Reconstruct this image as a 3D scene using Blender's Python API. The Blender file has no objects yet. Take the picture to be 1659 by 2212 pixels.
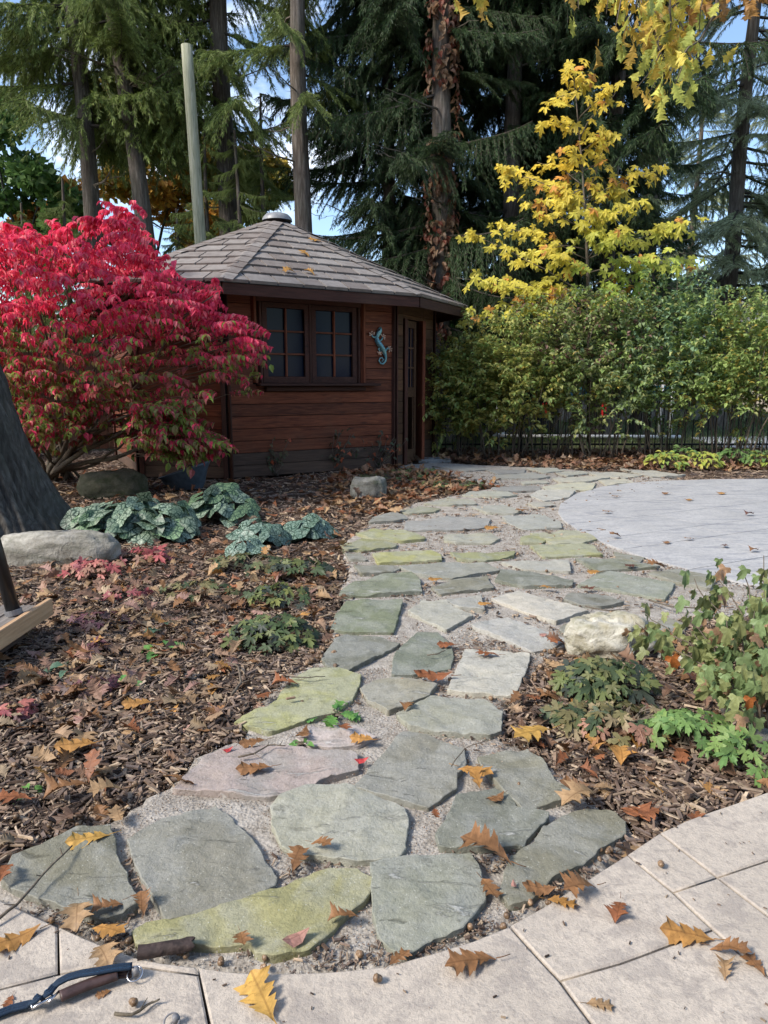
import bpy, math, random
import numpy as np
from mathutils import Matrix, Vector
from mathutils.geometry import delaunay_2d_cdt
PI = math.pi
rng = np.random.default_rng(7)
random.seed(7)
SC = bpy.context.scene
COL = SC.collection
# ---------------------------------------------------------------- camera, world, sun, exposure
H = 1.2; FPX = 1534.0; PITCH = math.atan(278/1534.0)
cam_d = bpy.data.cameras.new('camera'); cam = bpy.data.objects.new('camera', cam_d); COL.objects.link(cam)
cam_d.sensor_fit = 'VERTICAL'; cam_d.sensor_height = 36; cam_d.lens = FPX/2212*36
cam_d.clip_end = 900; cam_d.clip_start = 0.05
cam.location = (0, 0, H); cam.rotation_euler = (PI/2-PITCH, 0, 0)
SC.camera = cam
SUN_EL = math.radians(40); SUN_AZ = math.radians(-118)      # azimuth from +Y towards +X
sund = bpy.data.lights.new('sun', 'SUN'); sun = bpy.data.objects.new('sun', sund); COL.objects.link(sun)
sund.energy = 2.9; sund.angle = math.radians(14); sund.color = (1, .92, .82)
sdir = Vector((math.sin(SUN_AZ)*math.cos(SUN_EL), math.cos(SUN_AZ)*math.cos(SUN_EL), math.sin(SUN_EL)))
sun.rotation_euler = sdir.to_track_quat('Z', 'Y').to_euler()
world = bpy.data.worlds.new('World'); SC.world = world; world.use_nodes = True
wt = world.node_tree; wt.nodes.clear()
def wn(t): return wt.nodes.new(t)
wo = wn('ShaderNodeOutputWorld'); bg = wn('ShaderNodeBackground'); sky = wn('ShaderNodeTexSky')
sky.sky_type = 'NISHITA'; sky.sun_disc = False; sky.sun_elevation = SUN_EL; sky.sun_rotation = SUN_AZ
sky.dust_density = .6; sky.ozone_density = 2.0
tc = wn('ShaderNodeTexCoord'); mp = wn('ShaderNodeMapping'); mp.inputs['Scale'].default_value = (1.6, 1.6, 3.2); mp.inputs['Location'].default_value = (.35, .1, .25)
nz = wn('ShaderNodeTexNoise'); nz.inputs['Scale'].default_value = 1.5; nz.inputs['Detail'].default_value = 7; nz.inputs['Roughness'].default_value = .58
cr = wn('ShaderNodeValToRGB'); cr.color_ramp.elements[0].position = .53; cr.color_ramp.elements[1].position = .72
mx = wn('ShaderNodeMix'); mx.data_type = 'RGBA'; mx.inputs[7].default_value = (8.6, 8.9, 9.4, 1)
wt.links.new(tc.outputs['Generated'], mp.inputs[0]); wt.links.new(mp.outputs[0], nz.inputs['Vector'])
wt.links.new(nz.outputs[0], cr.inputs[0]); wt.links.new(cr.outputs[0], mx.inputs[0]); wt.links.new(sky.outputs[0], mx.inputs[6])
wt.links.new(mx.outputs[2], bg.inputs[0]); bg.inputs[1].default_value = .135
wt.links.new(bg.outputs[0], wo.inputs[0])
SC.view_settings.view_transform = 'Standard'; SC.view_settings.look = 'None'
SC.view_settings.exposure = 1.0; SC.view_settings.gamma = 1
SC.cycles.max_bounces = 6; SC.cycles.diffuse_bounces = 3; SC.cycles.transmission_bounces = 4; SC.cycles.transparent_max_bounces = 6
SC.cycles.use_denoising = True

# ---------------------------------------------------------------- projection helpers (photo pixel -> place)
def ray(u, v):
    cx = (u-829.5)/FPX; cy = -(v-1106)/FPX
    return np.array([cx, math.cos(PITCH)+cy*math.sin(PITCH), -math.sin(PITCH)+cy*math.cos(PITCH)])
def G(u, v, z=0.0):
    d = ray(u, v); t = (z-H)/d[2]
    return np.array([0, 0, H])+d*t
def AT(u, v, Y):
    d = ray(u, v); return np.array([0, 0, H])+d*(Y/d[1])
def onplane(u, v, p0, p1):
    p0 = np.array(p0[:2], float); p1 = np.array(p1[:2], float); d = p1-p0; d /= np.hypot(*d); n = np.array([d[1], -d[0]])
    r = ray(u, v); t = n@p0/(n@r[:2]); q = r*t
    return (q[:2]-p0)@d, q[2]+H
def proj(P):
    P = np.asarray(P, float); x, y, z = P[..., 0], P[..., 1], P[..., 2]-H
    zc = y*math.cos(PITCH)-z*math.sin(PITCH); yc = y*math.sin(PITCH)+z*math.cos(PITCH)
    return 829.5+FPX*x/zc, 1106-FPX*yc/zc
TAGS = {'F': (0, 0, 1), 'BL': (0, 1592.6, .5), 'BR': (829.5, 1592.6, .5), 'Q3': (829.5, 995.4, .5), 'Q1': (0, 995.4, .5),
        'A': (663.6, 982.1, .36), 'B': (464.5, 1227.7, .44)}
def PX(tag, pts):
    a, b, s = TAGS[tag]
    return [(a+x*s, b+y*s) for x, y in pts]
def GP(tag, pts, z=0.0):
    return np.array([G(u, v, z)[:2] for u, v in PX(tag, pts)])

# ---------------------------------------------------------------- numpy noise
def _hash(ix, iy, iz, seed):
    h = (ix*374761393 + iy*668265263 + iz*2147483647 + seed*1274126177) & 0xFFFFFFFF
    h = ((h ^ (h >> 13))*1274126177) & 0xFFFFFFFF
    return ((h ^ (h >> 16)) & 0xFFFF)/65535.0
def vnoise(P, seed=0):
    P = np.asarray(P, float); i = np.floor(P).astype(np.int64); f = P-i; f = f*f*(3-2*f); r = 0
    for dx in (0, 1):
        for dy in (0, 1):
            for dz in (0, 1):
                w = (f[..., 0] if dx else 1-f[..., 0])*(f[..., 1] if dy else 1-f[..., 1])*(f[..., 2] if dz else 1-f[..., 2])
                r = r+w*_hash(i[..., 0]+dx, i[..., 1]+dy, i[..., 2]+dz, seed)
    return r*2-1
def fbm(P, seed=0, oct=4):
    P = np.asarray(P, float); a = 1; r = 0; s = 0
    for o in range(oct):
        r = r+a*vnoise(P*2**o, seed+o); s += a; a *= .5
    return r/s
def P3(x, y, z=0): return np.stack([np.asarray(x, float), np.asarray(y, float), np.asarray(x, float)*0+z], -1)

# ---------------------------------------------------------------- mesh helpers
def mesh_of(name, V, F, mat=None, smooth=False, col=None):
    V = np.asarray(V, np.float32); me = bpy.data.meshes.new(name)
    if isinstance(F, np.ndarray) and F.ndim == 2:
        k = F.shape[1]; n = len(F)
        me.vertices.add(len(V)); me.vertices.foreach_set('co', V.ravel())
        me.loops.add(n*k); me.loops.foreach_set('vertex_index', F.astype(np.int32).ravel())
        me.polygons.add(n); me.polygons.foreach_set('loop_start', np.arange(0, n*k, k, dtype=np.int32))
        me.update(calc_edges=True)
    else:
        me.from_pydata([tuple(map(float, v)) for v in V], [], [tuple(int(i) for i in f) for f in F]); me.update()
    me.polygons.foreach_set('use_smooth', np.full(len(me.polygons), bool(smooth)))
    if col is not None:
        at = me.color_attributes.new('Col', 'FLOAT_COLOR', 'POINT')
        c = np.ones((len(V), 4), np.float32); c[:, :3] = col; at.data.foreach_set('color', c.ravel())
    if mat is not None: me.materials.append(mat)
    return me
def wloc(o):
    r = Vector((0, 0, 0))
    while o is not None: r += o.location; o = o.parent
    return r
def link(name, me, parent=None, loc=None, rot=None, scale=None, color=None):
    o = bpy.data.objects.new(name, me); COL.objects.link(o)
    L = Vector(loc) if loc is not None else Vector((0, 0, 0))
    if parent is not None: o.parent = parent; L = L-wloc(parent)
    o.location = L
    if rot is not None:
        o.rotation_euler = Matrix(np.asarray(rot).tolist()).to_euler() if np.ndim(rot) == 2 else rot
    if scale is not None: o.scale = (scale,)*3 if np.isscalar(scale) else scale
    if color is not None: o.color = (*color, 1)
    return o
def mk(name, V, F, mat, parent=None, smooth=False, col=None, color=None):
    """mesh whose vertices are given in world coordinates"""
    V = np.asarray(V, float)
    if parent is not None: V = V-np.array(wloc(parent)); 
    me = mesh_of(name, V, F, mat, smooth, col)
    o = bpy.data.objects.new(name, me); COL.objects.link(o)
    if parent is not None: o.parent = parent
    if color is not None: o.color = (*color, 1)
    return o
def tag(o, label=None, cat=None, group=None, kind=None):
    if label: o['label'] = label
    if cat: o['category'] = cat
    if group: o['group'] = group
    if kind: o['kind'] = kind
    return o
def thing(name, loc, label, cat, group=None):
    o = bpy.data.objects.new(name, None); COL.objects.link(o); o.location = Vector([float(a) for a in loc]); o.empty_display_size = .1
    return tag(o, label, cat, group)
class MB:
    def __init__(s): s.V = []; s.F = []; s.C = []; s.n = 0
    def add(s, V, F, col=None):
        V = np.asarray(V, float); F = np.asarray(F, int)
        s.V.append(V); s.F.append(F+s.n); s.n += len(V)
        if col is not None: s.C.append(np.broadcast_to(np.asarray(col, float), (len(V), 3)))
    def get(s):
        return np.concatenate(s.V), np.concatenate(s.F), (np.concatenate(s.C) if s.C else None)
    def build(s, name, mat, parent=None, smooth=False, color=None):
        V, F, C = s.get(); return mk(name, V, F, mat, parent, smooth, C, color)
def tris(F):
    out = []
    for f in F:
        for i in range(1, len(f)-1): out.append((f[0], f[i], f[i+1]))
    return np.array(out)
def tube(pts, rad, n=6, cap=True):
    pts = np.asarray(pts, float); m = len(pts); rad = np.broadcast_to(np.asarray(rad, float), (m,))
    t = np.gradient(pts, axis=0); t /= np.linalg.norm(t, axis=1)[:, None]+1e-9
    up = np.array([0, 0, 1.0]) if abs(t[0, 2]) < .9 else np.array([1.0, 0, 0])
    V = []
    x = np.cross(t[0], up); x /= np.linalg.norm(x)
    for i in range(m):
        x = x-t[i]*(x@t[i]); x /= np.linalg.norm(x)+1e-9; y = np.cross(t[i], x)
        a = np.arange(n)*2*PI/n
        V.append(pts[i]+rad[i]*(np.cos(a)[:, None]*x+np.sin(a)[:, None]*y))
    V = np.concatenate(V); F = []
    for i in range(m-1):
        for j in range(n):
            a = i*n+j; b = i*n+(j+1) % n
            F += [(a, b, b+n), (a, b+n, a+n)]
    if cap:
        for j in range(1, n-1):
            F.append((0, j+1, j)); F.append(((m-1)*n, (m-1)*n+j, (m-1)*n+j+1))
    return V, np.array(F)
def box(c, s):
    c = np.asarray(c, float); h = np.asarray(s, float)/2
    V = np.array([[x, y, z] for x in (-1, 1) for y in (-1, 1) for z in (-1, 1)])*h+c
    return V, tris([(0, 1, 3, 2), (4, 6, 7, 5), (0, 4, 5, 1), (2, 3, 7, 6), (0, 2, 6, 4), (1, 5, 7, 3)])
def cbox(sx, sy, sz, b):
    """box centred on the origin, long axis X, its edges chamfered by b"""
    x, y, z = sx/2, sy/2, sz/2; V = []; F = []
    prof = [(-y+b, -z), (y-b, -z), (y, -z+b), (y, z-b), (y-b, z), (-y+b, z), (-y, z-b), (-y, -z+b)]
    pin = [(a*(1-b/y) if y else a, c*(1-b/z)) for a, c in prof]
    for X, P in ((-x, pin), (-x+b, prof), (x-b, prof), (x, pin)): V += [(X, a, c) for a, c in P]
    for r in range(3):
        for j in range(8): F.append((r*8+j, r*8+(j+1) % 8, (r+1)*8+(j+1) % 8, (r+1)*8+j))
    F.append(tuple(range(7, -1, -1))); F.append(tuple(range(24, 32)))
    return np.array(V), tris(F)
def rot_xyz(ax, ay, az):
    ax, ay, az = (np.asarray(a, float) for a in (ax, ay, az))
    cx, sx, cy, sy, cz, sz = np.cos(ax), np.sin(ax), np.cos(ay), np.sin(ay), np.cos(az), np.sin(az)
    R = np.empty(np.broadcast(ax, ay, az).shape+(3, 3))
    R[..., 0, 0] = cy*cz; R[..., 0, 1] = sx*sy*cz-cx*sz; R[..., 0, 2] = cx*sy*cz+sx*sz
    R[..., 1, 0] = cy*sz; R[..., 1, 1] = sx*sy*sz+cx*cz; R[..., 1, 2] = cx*sy*sz-sx*cz
    R[..., 2, 0] = -sy; R[..., 2, 1] = sx*cy; R[..., 2, 2] = cx*cy
    return R
def basis(t, nh):
    """rotation with local +Y along t, +Z near nh"""
    t = t/np.linalg.norm(t, axis=-1, keepdims=True); x = np.cross(t, nh); x /= np.linalg.norm(x, axis=-1, keepdims=True)+1e-9
    z = np.cross(x, t)
    return np.stack([x, t, z], -1)
def scatter(mb, tmpl, P, R, S, C=None):
    """copies of one small template joined into mb: P (n,3) R (n,3,3) S (n,) or (n,3) C (n,3)"""
    V, F = tmpl; n = len(P)
    if n == 0: return
    S = np.asarray(S, float); S = S[:, None, None] if S.ndim == 1 else S[:, None, :]
    W = np.einsum('nij,nkj->nki', R, V[None]*S)+P[:, None]
    Fa = (F[None]+(np.arange(n)*len(V))[:, None, None]).reshape(-1, 3)
    mb.add(W.reshape(-1, 3), Fa, np.repeat(C, len(V), 0) if C is not None else None)
def inpoly(x, y, poly):
    poly = np.asarray(poly); r = np.zeros(np.shape(x), bool); j = len(poly)-1
    for i in range(len(poly)):
        xi, yi = poly[i]; xj, yj = poly[j]
        c = ((yi > y) != (yj > y)) & (x < (xj-xi)*(y-yi)/((yj-yi) if yj != yi else 1e-12)+xi)
        r ^= c; j = i
    return r
def area2(p): 
    x, y = p[:, 0], p[:, 1]; return .5*np.sum(x*np.roll(y, -1)-np.roll(x, -1)*y)
def inset(p, d):
    p = np.asarray(p, float)
    if area2(p) < 0: p = p[::-1]
    a = p-np.roll(p, 1, 0); b = np.roll(p, -1, 0)-p
    a /= np.linalg.norm(a, axis=1)[:, None]+1e-9; b /= np.linalg.norm(b, axis=1)[:, None]+1e-9
    na = np.stack([-a[:, 1], a[:, 0]], 1); nb = np.stack([-b[:, 1], b[:, 0]], 1)
    m = (na+nb)/np.maximum(1+np.sum(na*nb, 1), .5)[:, None]
    return p+m*d
def clip(poly, rect):
    """Sutherland-Hodgman: keep poly inside the convex, anticlockwise rect"""
    out = [np.array(q) for q in poly]
    for i in range(len(rect)):
        a = np.array(rect[i]); b = np.array(rect[(i+1) % len(rect)]); e = b-a
        side = lambda q: e[0]*(q[1]-a[1])-e[1]*(q[0]-a[0])
        inp, out = out, []
        for k in range(len(inp)):
            c, d = inp[k-1], inp[k]; sc, sd = side(c), side(d)
            if sd >= 0:
                if sc < 0: out.append(c+(d-c)*sc/(sc-sd))
                out.append(d)
            elif sc >= 0: out.append(c+(d-c)*sc/(sc-sd))
        if not out: return []
    return out
def dense(p, step, jit=0, seed=0, closed=True):
    p = np.asarray(p, float); out = []
    for i in range(len(p)):
        a, b = p[i], p[(i+1) % len(p)]; k = max(1, int(np.hypot(*(b-a))/step))
        for j in range(k): out.append(a+(b-a)*j/k)
    out = np.array(out)
    if jit:
        n = np.stack([fbm(P3(out[:, 0]*14, out[:, 1]*14, seed), 1, 3), fbm(P3(out[:, 0]*14, out[:, 1]*14, seed+9.5), 2, 3)], 1)
        out = out+n*jit
    return out
def slab_mesh(outer, top, bev, depth, step, hfun):
    """stone or slab: flat-ish top with its own relief, bevelled rim, skirt"""
    outer = np.asarray(outer)
    if area2(outer) < 0: outer = outer[::-1]
    n = len(outer); inn = inset(outer, bev)
    x0, y0 = inn.min(0); x1, y1 = inn.max(0)
    gx, gy = np.meshgrid(np.arange(x0, x1, step), np.arange(y0, y1, step)); gx = gx.ravel()+rng.uniform(-.3, .3, gx.size)*step; gy = gy.ravel()+rng.uniform(-.3, .3, gy.size)*step
    core = inset(outer, bev+step*.5); k = inpoly(gx, gy, core) & inpoly(gx, gy, inn)
    pts = [Vector(q) for q in inn.tolist()]+[Vector((a, b)) for a, b in zip(gx[k], gy[k])]
    vs, es, fs, *_ = delaunay_2d_cdt(pts, [], [list(range(n))], 1, 1e-6)
    V2 = np.array([tuple(q) for q in vs]); T = [tuple(f) for f in fs]
    zt = top+hfun(V2[:, 0], V2[:, 1])
    V = [np.column_stack([V2, zt])]; nb = len(V2)
    if nb < n: return None
    # cdt keeps the first n input points first
    zr = zt[:n]-bev*.7
    V.append(np.column_stack([inn, zt[:n]])); V.append(np.column_stack([outer, zr])); V.append(np.column_stack([outer, zr])); V.append(np.column_stack([outer+0, np.full(n, top-depth)]))
    F = [t for t in T if len(t) == 3]
    for i in range(n):
        j = (i+1) % n
        F += [(nb+i, nb+n+i, nb+n+j), (nb+i, nb+n+j, nb+j), (nb+2*n+i, nb+3*n+i, nb+3*n+j), (nb+2*n+i, nb+3*n+j, nb+2*n+j)]
    return np.concatenate(V), np.array(F)

# ---------------------------------------------------------------- materials
class NB:
    def __init__(s, name):
        s.m = bpy.data.materials.new(name); s.m.use_nodes = True; s.t = s.m.node_tree; s.t.nodes.clear()
        s.out = s.n('ShaderNodeOutputMaterial')
    def n(s, t, **k):
        x = s.t.nodes.new(t)
        for a, b in k.items(): setattr(x, a, b)
        return x
    def l(s, a, b): s.t.links.new(a, b)
    def coord(s, kind='P', scale=(1, 1, 1), rnd=0):
        if kind == 'P': o = s.n('ShaderNodeNewGeometry').outputs['Position']
        else: o = s.n('ShaderNodeTexCoord').outputs['Object']
        if rnd:
            oi = s.n('ShaderNodeObjectInfo'); ad = s.n('ShaderNodeVectorMath', operation='MULTIPLY_ADD')
            ad.inputs[1].default_value = (rnd, rnd*1.7, rnd*.6); s.l(oi.outputs['Random'], ad.inputs[0]); s.l(o, ad.inputs[2]); o = ad.outputs[0]
        mp = s.n('ShaderNodeMapping'); mp.inputs['Scale'].default_value = scale; s.l(o, mp.inputs[0]); return mp.outputs[0]
    def noise(s, vec, sc, det=4, rough=.55, dist=0):
        x = s.n('ShaderNodeTexNoise'); x.inputs['Scale'].default_value = sc; x.inputs['Detail'].default_value = det
        x.inputs['Roughness'].default_value = rough; x.inputs['Distortion'].default_value = dist; s.l(vec, x.inputs['Vector']); return x.outputs[0]
    def vor(s, vec, sc, feat='F1', out='Distance'):
        x = s.n('ShaderNodeTexVoronoi', feature=feat); x.inputs['Scale'].default_value = sc; s.l(vec, x.inputs['Vector']); return x.outputs[out]
    def ramp(s, f, stops):
        x = s.n('ShaderNodeValToRGB'); e = x.color_ramp.elements
        while len(e) < len(stops): e.new(.5)
        for el, (p, c) in zip(e, stops):
            el.position = p; el.color = (*c, 1) if not np.isscalar(c) else (c, c, c, 1)
        s.l(f, x.inputs[0]); return x.outputs[0]
    def mix(s, f, a, b, mode='MIX'):
        x = s.n('ShaderNodeMix', data_type='RGBA', blend_type=mode)
        for sock, v in ((x.inputs[0], f), (x.inputs[6], a), (x.inputs[7], b)):
            if isinstance(v, bpy.types.NodeSocket): s.l(v, sock)
            elif np.isscalar(v): sock.default_value = v
            else: sock.default_value = (*v, 1)
        return x.outputs[2]
    def math(s, op, a, b=None, c=None):
        x = s.n('ShaderNodeMath', operation=op)
        for i, v in enumerate((a, b, c)):
            if v is None: continue
            if isinstance(v, bpy.types.NodeSocket): s.l(v, x.inputs[i])
            else: x.inputs[i].default_value = v
        return x.outputs[0]
    def bump(s, h, st=.5, dist=.01):
        x = s.n('ShaderNodeBump'); x.inputs['Strength'].default_value = st; x.inputs['Distance'].default_value = dist; s.l(h, x.inputs['Height']); return x.outputs[0]
    def objcol(s): return s.n('ShaderNodeObjectInfo').outputs['Color']
    def rnd(s): return s.n('ShaderNodeObjectInfo').outputs['Random']
    def attr(s): return s.n('ShaderNodeAttribute', attribute_name='Col').outputs['Color']
    def done(s, base, rough=.7, nrm=None, spec=.4, metal=0, trans=0, sub=None):
        p = s.n('ShaderNodeBsdfPrincipled'); s.p = p
        for sock, v in ((p.inputs['Base Color'], base), (p.inputs['Roughness'], rough), (p.inputs['Metallic'], metal)):
            if isinstance(v, bpy.types.NodeSocket): s.l(v, sock)
            elif np.isscalar(v): sock.default_value = v
            else: sock.default_value = (*v, 1)
        p.inputs['Specular IOR Level'].default_value = spec
        if nrm is not None: s.l(nrm, p.inputs['Normal'])
        if trans:
            t = s.n('ShaderNodeBsdfTranslucent'); s.l(base, t.inputs[0]) if isinstance(base, bpy.types.NodeSocket) else None
            a = s.n('ShaderNodeMixShader'); a.inputs[0].default_value = trans; s.l(p.outputs[0], a.inputs[1]); s.l(t.outputs[0], a.inputs[2]); s.l(a.outputs[0], s.out.inputs[0])
        else: s.l(p.outputs[0], s.out.inputs[0])
        return s.m
M = {}
def plain(name, c, rough=.6, metal=0, spec=.4, nsc=20, amt=.25, bmp=.15, bd=.003):
    b = NB(name); v = b.coord('P'); n = b.noise(v, nsc, 5)
    col = b.mix(b.ramp(n, [(.3, 0), (.7, 1)]), [a*(1-amt) for a in c], [min(1, a*(1+amt)) for a in c])
    M[name] = b.done(col, rough, b.bump(n, bmp, bd), spec, metal); return M[name]
# flagstone: colour of each stone in the object colour, lichen bloom, cleft relief
def mat_flag():
    b = NB('flagstone'); v = b.coord('P', rnd=3.0); base = b.objcol()
    n1 = b.noise(v, 4.5, 6, .62, .4); n2 = b.noise(v, 110, 4, .75); n5 = b.noise(v, 28, 6, .7); n3 = b.noise(b.coord('P', (3, 11, 3), 2.0), 1.7, 8, .68, .8)
    g = b.mix(1, base, (.55, .55, .55), 'MULTIPLY'); g = b.mix(1, g, (.155, .158, .150), 'ADD')
    c = b.mix(b.math('MULTIPLY', b.ramp(n1, [(.44, 0), (.56, 1)]), .9), base, g)
    c = b.mix(b.math('MULTIPLY', b.ramp(n5, [(.40, 0), (.62, 1)]), .45), c, b.mix(1, c, (.66, .66, .60), 'MULTIPLY'))
    c = b.mix(b.math('MULTIPLY', b.ramp(n3, [(.62, 0), (.66, 1)]), .55), c, (.50, .50, .47))
    c = b.mix(b.math('MULTIPLY', b.ramp(n3, [(.33, 1), (.37, 0)]), .35), c, b.mix(1, c, (.5, .5, .48), 'MULTIPLY'))
    c = b.mix(b.math('MULTIPLY', b.ramp(n2, [(.45, 0), (.70, 1)]), .45), c, b.mix(1, c, (.55, .55, .5), 'MULTIPLY'))
    sp = b.vor(v, 75); c = b.mix(b.math('MULTIPLY', b.ramp(sp, [(.10, 1), (.17, 0)]), .4), c, (.52, .53, .48))
    vd = b.n('ShaderNodeVectorMath', operation='MULTIPLY_ADD'); nc = b.n('ShaderNodeTexNoise'); nc.inputs['Scale'].default_value = 6; nc.inputs['Detail'].default_value = 5; b.l(v, nc.inputs['Vector'])
    b.l(nc.outputs['Color'], vd.inputs[0]); vd.inputs[1].default_value = (.35, .35, .35); b.l(v, vd.inputs[2]); ck = b.vor(vd.outputs[0], 2.6, 'DISTANCE_TO_EDGE'); ckm = b.ramp(ck, [(.002, 1), (.007, 0)])
    nm_ = b.ramp(b.noise(v, 2.2, 3), [(.55, 0), (.6, 1)]); c = b.mix(b.math('MULTIPLY', b.math('MULTIPLY', ckm, nm_), .35), c, (.08, .08, .065))
    h = b.math('ADD', b.math('MULTIPLY', b.ramp(n3, [(.30, 0), (.36, .5), (.60, .5), (.66, 1)]), .6), b.math('ADD', b.math('MULTIPLY', n2, .35), b.math('MULTIPLY', n5, .6)))
    M['flag'] = b.done(c, .85, b.bump(h, 1.0, .009), .2)
mat_flag()
def mat_patio(name, tint, streak, spec, rough, dark, bst=.6, bd=.005):
    b = NB(name); v = b.coord('P'); n1 = b.noise(v, 2.6, 7, .65, .3); n2 = b.noise(v, 130, 4, .8); n3 = b.noise(b.coord('P', streak, 0), 2.3, 8, .68, .5); n4 = b.noise(v, 38, 6, .72)
    c = b.mix(b.ramp(n1, [(.35, 0), (.65, 1)]), [a*.93 for a in tint], [a*1.12 for a in tint])
    c = b.mix(b.math('MULTIPLY', b.ramp(n3, [(.53, 0), (.60, 1)]), .60), c, dark)
    c = b.mix(b.math('MULTIPLY', b.ramp(n4, [(.48, 0), (.60, 1)]), .45), c, dark)
    c = b.mix(b.math('MULTIPLY', b.ramp(n2, [(.50, 0), (.66, 1)]), .50), c, [a*.55 for a in tint])
    h = b.math('ADD', b.math('MULTIPLY', n3, .8), b.math('ADD', b.math('MULTIPLY', n4, .7), b.math('MULTIPLY', n2, .3)))
    M[name] = b.done(c, rough, b.bump(h, bst, bd), spec)
mat_patio('patio', (.47, .415, .35), (4, 5, 4), .2, .85, (.31, .275, .245), .8, .008)
mat_patio('patio2', (.42, .415, .405), (1.2, 6, 3), .4, .6, (.21, .22, .25), .5, .004)
def mat_soil(name, stops, sc, bd=.02):
    b = NB(name); v = b.coord('P'); n1 = b.noise(v, sc, 8, .7, .4); n2 = b.noise(v, sc*9, 4, .7); vo = b.vor(v, sc*6)
    f = b.math('ADD', b.math('MULTIPLY', n1, .6), b.math('MULTIPLY', n2, .4))
    M[name] = b.done(b.ramp(f, stops), .92, b.bump(b.math('ADD', f, b.math('MULTIPLY', vo, .4)), .9, bd), .15)
mat_soil('soil', [(.3, (.03, .02, .014)), (.5, (.085, .055, .038)), (.68, (.17, .12, .085))], 22, .03)
mat_soil('sand', [(.32, (.13, .11, .09)), (.46, (.29, .262, .225)), (.60, (.45, .42, .375))], 16, .010)
mat_soil('lawn', [(.3, (.05, .055, .025)), (.5, (.09, .10, .045)), (.7, (.18, .14, .08))], 6, .03)
def mat_wood(name, a, c, dk, rough=.75, sat=.35):
    b = NB(name); v = b.coord('O', (1.3, 14, 14), 5.0); n1 = b.noise(v, 2.2, 6, .6, 1.2); v2 = b.coord('O', (3, 60, 60), 5.0); n2 = b.noise(v2, 1.5, 4, .6)
    vk = b.coord('O', (2.2, 7, 7), 9.0); kn = b.vor(vk, 1.0)
    col = b.mix(b.ramp(n1, [(.32, 0), (.66, 1)]), a, c)
    col = b.mix(b.math('MULTIPLY', b.ramp(n2, [(.45, 0), (.7, 1)]), .5), col, dk)
    col = b.mix(b.math('MULTIPLY', b.ramp(kn, [(.06, 1), (.16, 0)]), .7), col, dk)
    big = b.noise(b.coord('P'), 1.4, 5, .6); col = b.mix(b.math('MULTIPLY', b.ramp(big, [(.5, 0), (.75, 1)]), sat), col, (.13, .085, .055))
    tone = b.ramp(b.rnd(), [(0, (.7, .7, .72)), (1, (1.3, 1.2, 1.15))]); col = b.mix(1, col, tone, 'MULTIPLY')
    M[name] = b.done(col, rough, b.bump(b.math('ADD', n1, n2), .4, .004), .3)
mat_wood('redwood', (.088, .024, .011), (.215, .070, .032), (.034, .014, .009))
mat_wood('greywood', (.055, .036, .027), (.10, .068, .050), (.03, .024, .02))
mat_wood('trimwood', (.045, .018, .012), (.085, .035, .023), (.02, .011, .009))
mat_wood('doorwood', (.065, .034, .018), (.13, .07, .034), (.03, .018, .012))
mat_wood('fencewood', (.075, .026, .011), (.13, .048, .020), (.035, .018, .012))
mat_wood('newwood', (.34, .23, .13), (.46, .33, .20), (.22, .14, .08), sat=.1)
mat_wood('deckwood', (.12, .115, .11), (.22, .21, .19), (.06, .055, .05), sat=.1)
mat_wood('chipwood', (.19, .13, .09), (.30, .215, .15), (.10, .07, .05), sat=.1)
def mat_shingle():
    b = NB('shingle'); v = b.coord('P'); n = b.noise(v, 210, 3, .8); n2 = b.noise(v, 9, 4)
    c = b.mix(b.ramp(b.rnd(), [(0, 0), (1, 1)]), (.15, .125, .11), (.27, .25, .23))
    c = b.mix(b.math('MULTIPLY', b.ramp(n, [(.4, 0), (.65, 1)]), .55), c, (.33, .29, .26))
    c = b.mix(b.math('MULTIPLY', b.ramp(n2, [(.45, 0), (.7, 1)]), .45), c, (.11, .085, .075))
    M['shingle'] = b.done(c, .9, b.bump(n, .5, .004), .2)
mat_shingle()
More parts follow.
